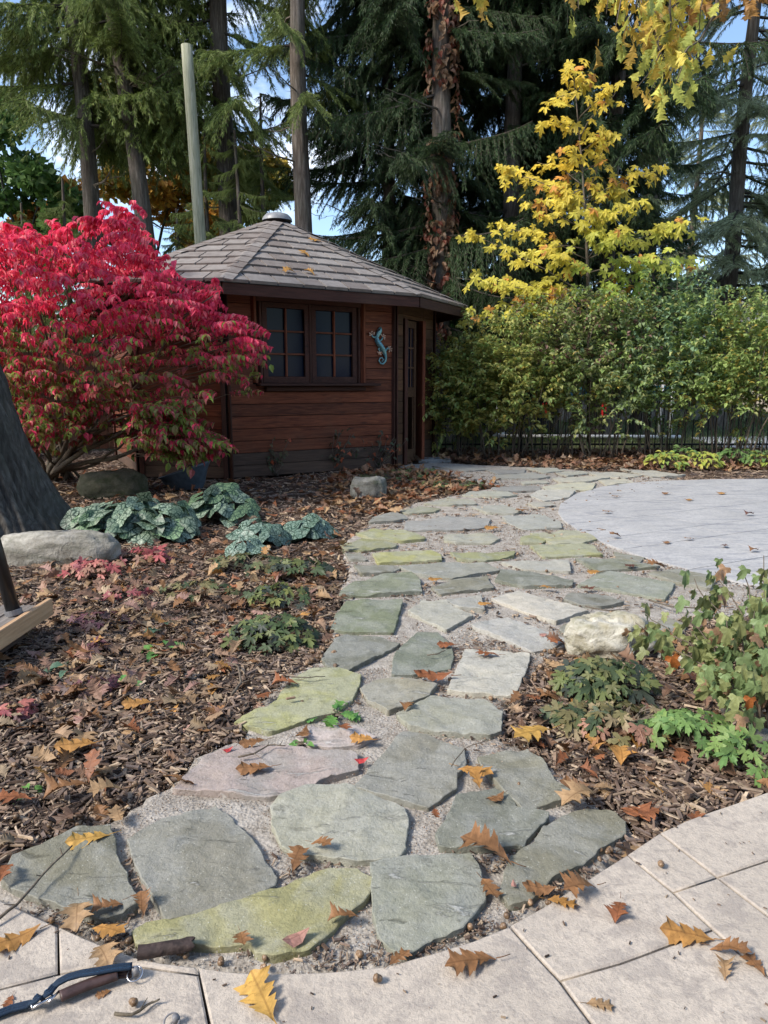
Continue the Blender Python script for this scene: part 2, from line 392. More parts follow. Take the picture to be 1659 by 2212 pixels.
def mat_leaf(name, src='A', trans=.35, rough=.5, var=.25, vein=None, sc=30):
    b = NB(name); base = b.attr() if src == 'A' else b.objcol()
    v = b.coord('O' if src == 'O' else 'P', rnd=4 if src == 'O' else 0); n = b.noise(v, sc, 4, .6)
    c = b.mix(b.ramp(n, [(.3, 0), (.7, 1)]), b.mix(1, base, [1-var]*3, 'MULTIPLY'), b.mix(1, base, [1+var]*3, 'MULTIPLY'))
    if name == 'dryleaf':
        sx = b.n('ShaderNodeSeparateXYZ'); b.l(b.n('ShaderNodeTexCoord').outputs['Object'], sx.inputs[0]); ax = b.math('ABSOLUTE', sx.outputs[0])
        sv = b.math('ABSOLUTE', b.math('SINE', b.math('MULTIPLY', b.math('SUBTRACT', sx.outputs[1], b.math('MULTIPLY', ax, .9)), 19)))
        c = b.mix(b.ramp(ax, [(.008, .6), (.022, 0)]), c, b.mix(1, base, (.5, .45, .4), 'MULTIPLY')); c = b.mix(b.ramp(sv, [(.03, .45), (.14, 0)]), c, b.mix(1, base, (.55, .5, .45), 'MULTIPLY'))
        sp = b.noise(v, 14, 4, .7); c = b.mix(b.math('MULTIPLY', b.ramp(sp, [(.58, 0), (.68, 1)]), .6), c, b.mix(1, base, (.45, .38, .33), 'MULTIPLY'))
    h = n
    if vein is not None:
        e = b.vor(b.coord('O', (1, 1, .05), 0), 5.0, 'DISTANCE_TO_EDGE'); e2 = b.vor(b.coord('O', (1, 1, .05), 0), 12, 'DISTANCE_TO_EDGE')
        f = b.ramp(e, [(.03, 1), (.11, 0)]); f2 = b.ramp(e2, [(.02, .75), (.12, 0)])
        g = b.n('ShaderNodeNewGeometry'); f = b.math('MAXIMUM', f, f2)
        c = b.mix(f, c, vein)
    M[name] = b.done(c, rough, b.bump(h, .3, .004), .35, trans=trans)
mat_leaf('leafA', 'A', .4, .5); mat_leaf('needle', 'A', .22, .55, .2, sc=3)
mat_leaf('leafO', 'O', .3, .5, .22, sc=9); mat_leaf('dryleaf', 'O', .12, .55, .3, sc=5); mat_leaf('dryA', 'A', .1, .6, .3, sc=40)
mat_leaf('silver', 'O', .15, .45, .12, vein=(.018, .048, .030), sc=4)
def mat_bark(name, c0, c1, c2, sc=1, bd=.03, ridge=True):
    b = NB(name); v = b.coord('P', (1, 1, .11)); vo = b.vor(v, 15*sc, 'DISTANCE_TO_EDGE'); n = b.noise(v, 22*sc, 7, .65, 1.0); n2 = b.noise(b.coord('P'), 2.5, 4)
    n9 = b.noise(b.coord('P', (1, 1, .16)), 26*sc, 8, .7, 2.2); f = b.math('ADD', b.math('MULTIPLY', vo, .45), b.math('ADD', b.math('MULTIPLY', n, .35), b.math('MULTIPLY', n9, .45)))
    c = b.ramp(f, [(.2, c0), (.42, c1), (.7, c2)])
    c = b.mix(b.math('MULTIPLY', b.ramp(n2, [(.45, 0), (.7, 1)]), .3), c, (.10, .11, .075))
    M[name] = b.done(c, .9, b.bump(f, .9, bd), .15)
mat_bark('oakbark', (.020, .018, .016), (.075, .068, .058), (.17, .16, .14), 1.2, .03)
mat_bark('sprucebark', (.030, .024, .020), (.105, .085, .070), (.24, .21, .18), 1.0, .05)
mat_bark('twigbark', (.05, .04, .03), (.13, .105, .08), (.22, .19, .15), 5, .004)
def mat_pole():
    b = NB('polewood'); n = b.noise(b.coord('P', (1, 1, .07)), 26, 6, .6, 1.5); n2 = b.noise(b.coord('P', (1, 1, .3)), 2.2, 4)
    c = b.ramp(n, [(.3, (.17, .17, .115)), (.5, (.36, .355, .25)), (.7, (.50, .47, .36))]); c = b.mix(b.math('MULTIPLY', n2, .35), c, (.17, .19, .10))
    M['pole'] = b.done(c, .85, b.bump(n, .6, .01), .2)
mat_pole()
def mat_rock(name, a, c, lich, sc=1):
    b = NB(name); v = b.coord('P'); n = b.noise(v, 7*sc, 8, .65, .6); n2 = b.noise(v, 45*sc, 5, .7); n3 = b.noise(b.coord('P', (1, 1, 5)), 3*sc, 5, .6, 1)
    col = b.mix(b.ramp(n, [(.35, 0), (.62, 1)]), a, c); col = b.mix(b.math('MULTIPLY', b.ramp(n3, [(.5, 0), (.65, 1)]), .6), col, lich)
    col = b.mix(b.math('MULTIPLY', b.ramp(n2, [(.5, 0), (.7, 1)]), .4), col, [x*.5 for x in a])
    M[name] = b.done(col, .9, b.bump(b.math('ADD', n, b.math('MULTIPLY', n2, .5)), .8, .02), .2)
mat_rock('limestone', (.20, .185, .15), (.40, .38, .33), (.10, .105, .07)); mat_rock('mossrock', (.05, .055, .03), (.13, .12, .085), (.04, .055, .02))
mat_rock('palerock', (.33, .30, .21), (.56, .54, .47), (.19, .185, .11), 1.6); mat_rock('greyrock', (.12, .12, .10), (.26, .255, .23), (.08, .10, .06), 1.5)
plain('black', (.012, .012, .014), .35, spec=.5, amt=.4); plain('ironblack', (.01, .01, .012), .5)
plain('greycap', (.18, .18, .19), .5); plain('zinc', (.075, .10, .13), .45, .2); plain('steel', (.6, .6, .62), .25, 1.0)
plain('capdome', (.22, .225, .23), .45, .0, .5); plain('navyrope', (.006, .022, .05), .8, nsc=300, bmp=.6, bd=.002)
plain('leather', (.055, .032, .030), .5, nsc=60, amt=.4); plain('darkbark', (.040, .027, .024), .75, nsc=60, amt=.5, bmp=.8, bd=.006)
plain('dark', (.008, .007, .006), .9); plain('white', (.75, .75, .74), .5); plain('poolblue', (.05, .22, .42), .4); plain('aqua', (.08, .45, .5), .4)
plain('red', (.5, .02, .02), .5); plain('concrete', (.42, .42, .42), .8); plain('navy', (.02, .03, .05), .8); plain('hutinside', (.02, .015, .012), .9)
plain('brickred', (.16, .10, .075), .8); plain('beige', (.5, .42, .32), .7); plain('roofgrey', (.2, .19, .18), .8)
def mat_glass():
    b = NB('glass'); n = b.noise(b.coord('P'), 2.0, 3); M['glass'] = b.done((.008, .014, .030), .10, b.bump(n, .06, .02), .10)
mat_glass()
def mat_gecko():
    b = NB('gecko'); v = b.coord('P'); vo = b.vor(v, 55, 'DISTANCE_TO_EDGE'); n = b.noise(v, 9, 3)
    c = b.mix(b.ramp(n, [(.35, 0), (.65, 1)]), (.10, .30, .38), (.30, .55, .50)); c = b.mix(b.ramp(vo, [(.03, .7), (.1, 0)]), c, (.035, .09, .13))
    M['gecko'] = b.done(c, .38, b.bump(vo, .4, .004), .5, .45)
mat_gecko(); plain('copper', (.55, .36, .27), .4, .5)
def mat_acorn():
    b = NB('acorn'); v = b.coord('O', rnd=3); n = b.noise(v, 3, 3); c = b.mix(b.ramp(n, [(.3, 0), (.7, 1)]), (.10, .055, .03), (.30, .21, .13)); c = b.mix(1, c, b.ramp(b.rnd(), [(0, (.6, .6, .6)), (1, (1.3, 1.25, 1.2))]), 'MULTIPLY')
    M['acorn'] = b.done(c, .4, None, .4)
mat_acorn()

# ---------------------------------------------------------------- leaf templates: tip along +Y, face +Z, unit length
def ribbon_leaf(ts, ws, sweep, curl=.15, bend=.2, mid=.0):
    """ts stations along the midrib, ws half widths, sweep how far the edge point runs ahead of its station"""
    V = []; F = []
    for t, w, s in zip(ts, ws, sweep):
        z0 = -bend*(t-.5)**2*2
        for sd in (-1, 0, 1): V.append((sd*w, t+(s if sd else 0), z0+(curl*w*1.6 if sd else -mid)))
    for i in range(len(ts)-1):
        a = 3*i; F += [(a, a+1, a+4), (a, a+4, a+3), (a+1, a+2, a+5), (a+1, a+5, a+4)]
    return np.array(V, float), np.array(F)
def oak_leaf(seed, curl=.25, bend=.3, lob=4):
    r = random.Random(seed); ts = [0]; ws = [.012]; sw = [0]
    ts.append(.10); ws.append(.045); sw.append(0)
    env = [.20, .33, .40, .33, .22]
    for k in range(lob):
        t0 = .16+k*(.74/lob); e = env[int(k*len(env)/lob)]*r.uniform(.85, 1.15)
        pt = .74/lob; ts += [t0+pt*q for q in (0, .17, .29, .47, .62, .82)]; j = r.uniform(.9, 1.1); ws += [e*.42, e*.80*j, e*.70, e*1.0*j, e*.66, e*.42]; sw += [0, .045, .035, .10, .05, .01]
    ts += [.92, 1.0]; ws += [.07, .006]; sw += [.02, 0]
    ts = np.array(ts); V, F = ribbon_leaf(ts, ws, sw, curl, bend, .012)
    V[:, 2] += .10*np.sin(V[:, 1]*7+seed)*np.abs(V[:, 0])*2+.06*np.sin(V[:, 0]*9+seed*2)*V[:, 1]
    tw = (V[:, 1]-.5)*r.uniform(-.7, .7); V[:, 2] += V[:, 0]*tw; V[:, 0] += .10*np.sin(V[:, 1]*3+seed)*r.uniform(-1, 1)
    # stalk
    S, G_ = tube([(0, 0.02, 0), (.01, -.12, .01), (.03, -.26, .03)], [.012, .009, .009], 3)
    return np.concatenate([V, S]), np.concatenate([F, G_+len(V)])
def palm_leaf(lobes, depth, teeth=1, cup=.15, base_gap=.35, seed=0, L=1.0, narrow=1.0):
    """palmate leaf, petiole joint at the origin, main lobe along +Y"""
    r = random.Random(seed); n = lobes; pts = []
    angs = [PI/2+(k-(n-1)/2)*(2*PI*(1-base_gap*.5)/(n)) for k in range(n)]
    for k, a in enumerate(angs):
        ln = 1.0-.50*abs(k-(n-1)/2)/((n-1)/2+1e-9)*.9; ln *= r.uniform(.93, 1.07); d = (angs[1]-angs[0])
        seq = []
        if teeth:
            seq = [(-.30*narrow, .66), (-.24*narrow, .80), (-.12*narrow, .76), (0, 1.0), (.12*narrow, .76), (.24*narrow, .80), (.30*narrow, .66)]
        else: seq = [(-.25, .80), (0, 1.0), (.25, .80)]
        for o, m in seq: pts.append((a+o*d, ln*m))
        if k < n-1: pts.append((a+.5*d, (1-depth)*.72))
    pts.append((angs[-1]+.52*d, .30)); pts.insert(0, (angs[0]-.52*d, .30))
    V = [(0, 0, 0)]; 
    for a, m in pts: V.append((math.cos(a)*m*.62, math.sin(a)*m*.62, -cup*m*m+.05*math.sin(a*5+seed)*m))
    F = [(0, i, i+1) for i in range(1, len(V)-1)]
    V = np.array(V)*L; return V, np.array(F)
def heart_leaf(seed=0, cup=.2):
    V = [(0, 0, 0)]; rings = (.5, 1.0); N = 18
    for q in rings:
        for k in range(N+1):
            a = -PI/2+.22+(2*PI-.44)*k/N; s = (a+PI/2)/(2*PI)
            rad = .52*(1+.18*math.cos(2*(a+PI/2)))*(1-.12*math.cos(a-PI/2)) if False else .50+.16*math.exp(-((a-PI/2)/.5)**2)+.08*math.cos((a+PI/2)*1)*1
            if abs(a+PI/2) < 1 or abs(a-3*PI/2) < 1: rad *= .95
            z = -cup*(q**2)*.5+.05*math.sin(4*a+seed)*q+.10*abs(math.cos(a))*q*.6
            V.append((math.cos(a)*rad*q*.95, math.sin(a)*rad*q+0, z))
    F = [(0, i, i+1) for i in range(1, N+1)]
    for k in range(N): a = 1+k; b = 1+(N+1)+k; F += [(a, b, b+1), (a, b+1, a+1)]
    return np.array(V), np.array(F)
ELL = ribbon_leaf(np.array([0, .3, .65, 1]), [.01, .22, .20, .0], [0, 0, 0, 0], .5, .25)       # small oval leaf, folded
ELLW = ribbon_leaf(np.array([0, .28, .62, 1]), [.01, .27, .23, .0], [0, 0, 0, 0], .3, .3)
DIA = (np.array([(0, 0, 0), (.5, .45, .03), (0, 1, 0), (-.5, .45, .03)]), np.array([(0, 1, 2), (0, 2, 3)]))
OAK = [oak_leaf(i, *p) for i, p in enumerate([(.03, .05, 3), (.12, .15, 3), (.22, .3, 3), (-.1, -.2, 3), (.34, .2, 4), (.08, .4, 3)])]
MAPLE = [palm_leaf(5, .55, 1, .25, .3, s) for s in range(4)]
TIA = [palm_leaf(5, .62, 1, .2, .5, 10+s, narrow=1.1) for s in range(3)]
NINE = [palm_leaf(3, .35, 1, .3, .75, 20+s, narrow=1.3) for s in range(3)]
for q in NINE: q[0][:, 0] *= .85
HEART = [heart_leaf(s, .15+.2*s) for s in range(3)]
def cvar(c, n, v=.2, hv=.0):
    c = np.asarray(c, float); k = rng.uniform(1-v, 1+v, (n, 1)); return np.clip(c*k*(1+rng.uniform(-hv, hv, (n, 3))), 0, 1)

# ================================================================= THE SETTING: ground, path, patios
path_poly = np.concatenate([GP('F', [(-60, 1935), (-10, 1900), (20, 1850), (120, 1800), (230, 1778), (290, 1735), (350, 1705), (385, 1680), (410, 1640), (470, 1610), (530, 1590), (515, 1550), (570, 1505), (615, 1460),
    (690, 1425), (705, 1385), (718, 1340), (735, 1300), (735, 1265), (755, 1235), (742, 1205), (745, 1170), (790, 1135), (850, 1105), (900, 1085), (990, 1068), (1080, 1052), (1040, 1040), (960, 1022), (880, 1012), (855, 1006), (935, 998), (1060, 1005), (1180, 1010), (1290, 1018), (1400, 1030), (1500, 1038),
    (1420, 1060), (1300, 1075), (1250, 1110), (1330, 1165), (1450, 1215), (1600, 1262), (1750, 1290), (1700, 1330), (1500, 1330), (1400, 1350), (1260, 1345), (1228, 1390), (1180, 1430), (1135, 1470), (1095, 1510), (1085, 1590), (1160, 1625), (1225, 1680), (1290, 1730), (1355, 1762), (1372, 1800),
    (1300, 1890), (1180, 1965), (1090, 2015), (950, 2065), (829, 2095), (600, 2112), (430, 2100), (280, 2075), (120, 2010), (0, 1955)])])
patio_edge = [(-620, 1700), (-300, 1838), (-120, 1895), (0, 1943), (65, 1973), (126, 2002), (230, 2044), (295, 2066), (350, 2077), (425, 2087), (500, 2096), (575, 2100), (700, 2098), (829, 2085), (940, 2055), (1020, 2030), (1100, 1998), (1180, 1953), (1270, 1898), (1354, 1845), (1424, 1798), (1540, 1750), (1659, 1710), (1900, 1655), (2300, 1600)]
patio_region = np.concatenate([GP('F', patio_edge), np.array([[3.5, .6], [3.5, -1.5], [-3.5, -1.5], [-3.5, .6]])])
p2_outline_px = [(1204, 1108), (1210, 1090), (1245, 1068), (1300, 1053), (1360, 1045), (1440, 1040), (1540, 1037), (1659, 1036), (1800, 1037), (2000, 1042), (2300, 1070), (2400, 1180), (2150, 1290), (1900, 1302), (1700, 1283), (1600, 1262), (1500, 1240), (1400, 1212), (1310, 1178), (1250, 1150), (1215, 1125)]
p2 = GP('F', p2_outline_px)
# the ground sheet: far flat rim plus a finely modelled garden part
def ground_h(x, y): return .018*fbm(P3(x*1.3, y*1.3), 3, 4)-.02
mb = MB(); R = 400
xs = np.arange(-7, 9.01, .09); ys = np.arange(-2, 13.01, .09); gx, gy = np.meshgrid(xs, ys); nx, ny = len(xs), len(ys)
gz = ground_h(gx, gy); inp = inpoly(gx, gy, path_poly) | inpoly(gx, gy, patio_region) | inpoly(gx, gy, p2); gz = np.where(inp, -.045, gz)
i, j = np.meshgrid(np.arange(nx-1), np.arange(ny-1)); a = (j*nx+i).ravel()
mb.add(np.column_stack([gx.ravel(), gy.ravel(), gz.ravel()]), np.concatenate([np.stack([a, a+1, a+nx+1], 1), np.stack([a, a+nx+1, a+nx], 1)]))
z0 = -.03
V = [(-R, -R, z0), (R, -R, z0), (R, R, z0), (-R, R, z0), (-6.95, -1.95, z0), (8.95, -1.95, z0), (8.95, 12.95, z0), (-6.95, 12.95, z0)]
mb.add(V, tris([(0, 1, 5, 4), (1, 2, 6, 5), (2, 3, 7, 6), (3, 0, 4, 7)]))
tag(mb.build('ground', M['soil'], smooth=True), kind='structure')
V, F = box((10, 27, -.012), (60, 28, .01)); tag(mk('lawn', V, F, M['lawn']), kind='structure')
# sandy path bed
def sheet(name, poly, zf, step, mat):
    x0, y0 = poly.min(0); x1, y1 = poly.max(0); xs = np.arange(x0, x1+step, step); ys = np.arange(y0, y1+step, step); gx, gy = np.meshgrid(xs, ys); nx = len(xs)
    k = inpoly(gx, gy, poly); z = np.where(k, zf(gx, gy), -.05); cell = k[:-1, :-1] | k[1:, 1:] | k[:-1, 1:] | k[1:, :-1]
    jj, ii = np.nonzero(cell); a = jj*nx+ii; F = np.concatenate([np.stack([a, a+1, a+nx+1], 1), np.stack([a, a+nx+1, a+nx], 1)])
    used, inv = np.unique(F, return_inverse=True); V = np.column_stack([gx.ravel(), gy.ravel(), z.ravel()])[used]
    return mk(name, V, inv.reshape(-1, 3), mat, None, True)
def sand_h(x, y): return -.004+.007*fbm(P3(x*7, y*7), 5, 4)
path = tag(sheet('path', path_poly, sand_h, .028, M['sand']), kind='structure')

G1, G2, G3, GY, PU, WH, BR_, BL_ = (.195, .20, .155), (.225, .23, .195), (.15, .155, .125), (.30, .30, .125), (.35, .30, .29), (.41, .40, .355), (.27, .255, .21), (.24, .25, .25)
stones = [
 ('BL', [(10, 575), (60, 510), (180, 465), (330, 390), (465, 378), (490, 440), (490, 500), (540, 590), (560, 660), (600, 700), (520, 750), (440, 768), (330, 740), (200, 690), (70, 640), (20, 600)], G1),
 ('BL', [(562, 430), (700, 350), (930, 290), (1000, 340), (1100, 460), (1185, 590), (1170, 622), (1080, 680), (950, 715), (860, 740), (720, 768), (690, 700), (640, 620), (590, 530)], G2),
 ('BL', [(585, 835), (640, 800), (860, 755), (1090, 688), (1220, 645), (1300, 600), (1420, 567), (1540, 568), (1598, 605), (1600, 650), (1560, 700), (1460, 780), (1400, 850), (1330, 890), (1180, 930), (1120, 910), (1090, 875), (960, 885), (830, 880), (680, 888), (600, 875)], (.29, .29, .13)),
 ('F', [(590, 1735), (612, 1710), (665, 1692), (740, 1692), (800, 1707), (868, 1737), (878, 1762), (872, 1825), (858, 1845), (830, 1850), (760, 1853), (690, 1842), (655, 1838), (612, 1820), (592, 1780)], (.33, .345, .285)),
 ('F', [(803, 1865), (880, 1848), (1015, 1842), (1036, 1885), (1046, 1935), (1015, 1975), (994, 2000), (934, 2018), (879, 2050), (846, 2036), (820, 2008), (810, 1960)], (.26, .285, .235)),
 ('B', [(-190, 1065), (-50, 930), (60, 878), (240, 865), (660, 900), (690, 910), (695, 975), (530, 1020), (420, 1070), (250, 1110), (110, 1095), (0, 1080)], PU),
 ('B', [(692, 1060), (800, 940), (930, 797), (1040, 820), (1210, 880), (1228, 950), (1180, 1000), (1180, 1060), (1040, 1152), (850, 1108)], G2),
 ('BR', [(410, 75), (500, 60), (620, 45), (680, 95), (730, 170), (800, 225), (780, 250), (612, 300), (565, 260), (490, 185), (435, 120)], G1),
 ('BR', [(322, 255), (480, 215), (540, 245), (570, 300), (700, 325), (690, 360), (605, 430), (600, 460), (400, 462), (250, 455), (232, 415), (285, 330)], (.19, .21, .18)),
 ('BR', [(700, 385), (780, 335), (880, 305), (1000, 325), (1040, 358), (1038, 400), (930, 470), (830, 545), (720, 600), (620, 690), (545, 705), (510, 650), (525, 590), (565, 510), (660, 450)], G1),
 ('B', [(620, 128), (625, 100), (690, 62), (850, 22), (960, 14), (1000, 60), (1008, 108), (750, 126)], (.17, .20, .14)),
 ('B', [(1072, 85), (1180, 50), (1330, 38), (1358, 88), (1110, 116)], G1),
 ('B', [(578, 288), (600, 230), (650, 160), (912, 153), (900, 200), (868, 303), (640, 300)], (.16, .195, .125)),
 ('B', [(958, 210), (1022, 160), (1130, 162), (1255, 222), (1135, 290), (1060, 255)], (.34, .35, .31)),
 ('B', [(1140, 150), (1300, 132), (1310, 195), (1200, 185)], (.30, .31, .29)),
 ('Q3', [(475, 590), (580, 563), (870, 642), (742, 688), (600, 638)], WH),
 ('Q3', [(388, 708), (470, 682), (530, 680), (778, 762), (735, 790), (640, 812), (540, 768)], (.36, .37, .36)),
 ('B', [(528, 430), (600, 348), (640, 328), (810, 338), (895, 368), (800, 412), (700, 468), (650, 495), (562, 473)], (.18, .195, .165)),
 ('B', [(878, 480), (892, 412), (1000, 314), (1088, 314), (1148, 370), (1162, 430), (1148, 478), (980, 510), (882, 513)], (.16, .19, .15)),
 ('B', [(1153, 588), (1212, 450), (1232, 393), (1536, 418), (1526, 480), (1458, 616), (1232, 602)], (.42, .42, .37)),
 ('B', [(723, 580), (792, 538), (900, 525), (1078, 567), (1038, 618), (852, 688), (762, 640)], (.29, .285, .22)),
 ('B', [(113, 738), (200, 692), (270, 678), (320, 620), (372, 545), (480, 488), (600, 492), (706, 517), (698, 560), (660, 638), (580, 698), (400, 745), (262, 785)], (.31, .33, .14)),
 ('B', [(905, 708), (1060, 624), (1318, 642), (1398, 700), (1398, 788), (1338, 810), (1100, 788), (962, 763)], (.26, .275, .225)),
 ('B', [(415, 830), (470, 772), (560, 768), (690, 765), (780, 810), (700, 850), (560, 862), (450, 848)], (.40, .36, .355)),
 ('Q3', [(785, 590), (802, 572), (958, 577), (1026, 605), (930, 623), (852, 614)], G3),
 ('Q3', [(848, 530), (920, 492), (980, 477), (1248, 531), (1208, 588), (1000, 553)], (.215, .245, .195)),
 ('Q3', [(488, 510), (512, 468), (640, 476), (812, 511), (806, 530), (602, 534)], (.16, .18, .145)),
 ('Q3', [(1152, 482), (1280, 467), (1436, 500), (1400, 543), (1262, 519)], G1),
 ('Q3', [(838, 417), (1060, 427), (1178, 452), (922, 469), (882, 445)], (.17, .19, .14)),
 ('Q3', [(1002, 392), (1118, 412), (1098, 430), (1012, 420)], G1),
 ('Q3', [(765, 720), (790, 700), (870, 705), (860, 740), (800, 745)], G1),
 ('Q3', [(1170, 700), (1230, 680), (1300, 700), (1280, 740), (1180, 745)], G2),
 ('A', [(208, 540), (330, 502), (528, 530), (518, 547), (332, 570), (232, 558)], (.22, .235, .11)),
 ('A', [(302, 466), (400, 441), (558, 446), (698, 490), (688, 504), (562, 515), (402, 498)], (.30, .32, .14)),
 ('A', [(402, 586), (738, 573), (788, 595), (798, 629), (432, 643)], (.31, .325, .13)),
 ('A', [(872, 586), (1080, 591), (1238, 573), (1228, 604), (1062, 630), (912, 619)], (.27, .295, .15)),
 ('A', [(565, 668), (800, 642), (1050, 647), (1146, 690), (862, 738), (702, 718)], (.24, .255, .225)),
 ('A', [(592, 440), (602, 402), (880, 372), (1088, 386), (1068, 429), (922, 445), (602, 445)], BL_),
 ('A', [(832, 476), (1100, 467), (1148, 499), (1100, 523), (902, 520), (832, 509)], (.30, .31, .25)),
 ('A', [(382, 400), (402, 372), (500, 344), (568, 356), (598, 375), (522, 393)], (.20, .21, .19)),
 ('A', [(562, 340), (680, 307), (788, 320), (758, 338), (612, 348)], (.27, .29, .21)),
 ('A', [(717, 290), (850, 257), (960, 266), (1006, 290), (850, 298)], (.28, .295, .24)),
 ('A', [(942, 240), (982, 221), (1180, 216), (1248, 240), (1160, 250)], (.31, .33, .28)),
 ('A', [(1002, 310), (1180, 299), (1278, 335), (1240, 348), (1082, 343)], (.30, .315, .28)),
 ('A', [(1182, 370), (1400, 357), (1508, 400), (1516, 434), (1302, 440), (1212, 400)], (.28, .30, .28)),
 ('A', [(1112, 195), (1250, 180), (1388, 191), (1388, 213), (1152, 218)], BL_),
 ('A', [(1342, 240), (1400, 214), (1598, 216), (1558, 253), (1422, 268)], (.37, .38, .35)),
 ('A', [(1422, 190), (1560, 167), (1720, 170), (1700, 208), (1452, 208)], (.40, .41, .31)),
 ('A', [(1292, 160), (1420, 151), (1438, 165), (1302, 171)], (.38, .39, .33)),
 ('A', [(1482, 140), (1659, 128), (1800, 135), (1659, 158), (1522, 160)], (.42, .42, .35)),
 ('A', [(1132, 120), (1360, 107), (1448, 130), (1380, 139), (1142, 137)], (.33, .34, .31)),
 ('A', [(1082, 87), (1300, 87), (1290, 109), (1142, 111)], BL_),
 ('A', [(762, 66), (1000, 72), (1078, 85), (952, 94)], (.26, .27, .26)),
 ('A', [(1292, 494), (1380, 472), (1418, 509), (1400, 523), (1292, 520)], (.29, .31, .14)),
 ('A', [(1352, 465), (1640, 451), (1730, 500), (1640, 526), (1482, 530)], (.33, .34, .20)),
 ('A', [(1352, 547), (1480, 537), (1700, 533), (1758, 594), (1422, 603)], (.31, .33, .15)),
 ('A', [(292, 657), (558, 667), (500, 698), (332, 708)], G1),
 ('A', [(242, 591), (310, 587), (348, 619), (262, 619)], G2),
 ('A', [(1182, 640), (1558, 630), (1568, 694), (1302, 678)], (.33, .34, .31)),
 ('A', [(1332, 290), (1450, 282), (1478, 299), (1382, 309)], (.34, .34, .30)),
 ('A', [(1700, 110), (1860, 105), (2000, 118), (1900, 135), (1750, 128)], (.40, .40, .34)),
 ('A', [(1500, 105), (1640, 95), (1690, 108), (1560, 124)], (.38, .39, .33)),
 ('A', [(1330, 82), (1480, 78), (1530, 92), (1420, 102)], (.33, .35, .30)),
 ('A', [(1880, 80), (2100, 100), (2250, 120), (2060, 128)], (.38, .38, .33)),
 ('A', [(1760, 150), (1900, 145), (1950, 162), (1800, 178)], (.38, .38, .31)),
]
for k, (tg, pts, c) in enumerate([s for s in stones if len(s[1])]):
    base = GP(tg, pts, .02); d = math.hypot(*base.mean(0)); base = inset(base, -(.003+.0022*d)); ar = abs(area2(base))
    out = dense(base, max(.012, .005*d), 0, k); out = out+.0065*np.stack([fbm(P3(out[:, 0]*26, out[:, 1]*26, k), 1, 3), fbm(P3(out[:, 0]*26, out[:, 1]*26, k+9.5), 2, 3)], 1)
    if area2(out) < 0: out = out[::-1]
    dx, dy = rng.uniform(-.014, .014, 2); c0 = base.mean(0); lev = rng.uniform(-.3, .3); sd = int(k*13+5)
    def hf(x, y, dx=dx, dy=dy, c0=c0, sd=sd):
        s = fbm(P3(x*9, y*9, sd), sd, 3); led = np.floor((s+1)*2.8)/2.8*.012
        return (x-c0[0])*dx+(y-c0[1])*dy+led-.012+.003*fbm(P3(x*30, y*30, sd), 3, 2)
    r = slab_mesh(out, .019, .0022, .05, max(.018, .006*d), hf)
    if r is None: continue
    c = np.array(c)*rng.uniform(.92, 1.08); c = c*.80+c.mean()*.20; c = c*[1.07, 1.02, .96]*1.05; o = mk('flagstone', r[0], r[1], M['flag'], path, True, None, c)
# front patio: slabs with recessed joints
patio = tag(sheet('patio', patio_region, lambda x, y: x*0-.005, .12, M['soil']), kind='structure')
slabs = [
 [(1424, 1798), (1480, 1772), (1540, 1750), (1659, 1710), (1900, 1655), (2300, 1600), (2700, 1700), (1900, 1780), (1659, 1858), (1549, 1895)],
 [(1354, 1845), (1424, 1798), (1549, 1895), (1454, 1928)],
 [(1549, 1895), (1659, 1858), (1900, 1780), (2700, 1700), (2700, 2700), (1900, 2160), (1659, 1980)],
 [(1454, 1928), (1549, 1895), (1659, 1980), (1900, 2160), (2700, 2700), (2500, 2800), (1900, 2300), (1659, 2108), (1595, 2058), (1540, 2008)],
 [(1100, 1998), (1180, 1953), (1270, 1898), (1354, 1845), (1454, 1928), (1540, 2008), (1454, 2038), (1340, 2080), (1210, 2118)],
 [(1210, 2118), (1340, 2080), (1454, 2038), (1540, 2008), (1595, 2058), (1659, 2108), (1900, 2300), (2500, 2800), (2400, 3400), (1420, 2420), (1280, 2212)],
 [(425, 2087), (500, 2096), (575, 2100), (700, 2098), (829, 2085), (940, 2055), (1020, 2030), (1100, 1998), (1210, 2118), (1280, 2212), (1420, 2420), (2400, 3400), (600, 3400), (452, 2212)],
 [(126, 2002), (230, 2044), (295, 2066), (350, 2077), (425, 2087), (431, 2105), (250, 2080), (127, 2104)],
 [(-620, 1700), (-300, 1838), (-120, 1895), (0, 1943), (65, 1973), (126, 2002), (127, 2104), (0, 2137), (-700, 2300)],
 [(-700, 2300), (0, 2137), (127, 2104), (250, 2080), (431, 2105), (452, 2212), (600, 3400), (-1200, 3400)]]
for k, pts in enumerate(slabs):
    g = inset(GP('F', pts, .02), .0024 if k not in (6,) else .0036); out = dense(g, .05, 0)
    hf = lambda x, y: .0035*fbm(P3(x*5, y*5), 8, 4)
    r = slab_mesh(out, .021, .004, .05, .05, hf)
    if r: mk('slab', r[0], r[1], M['patio'], patio, True)
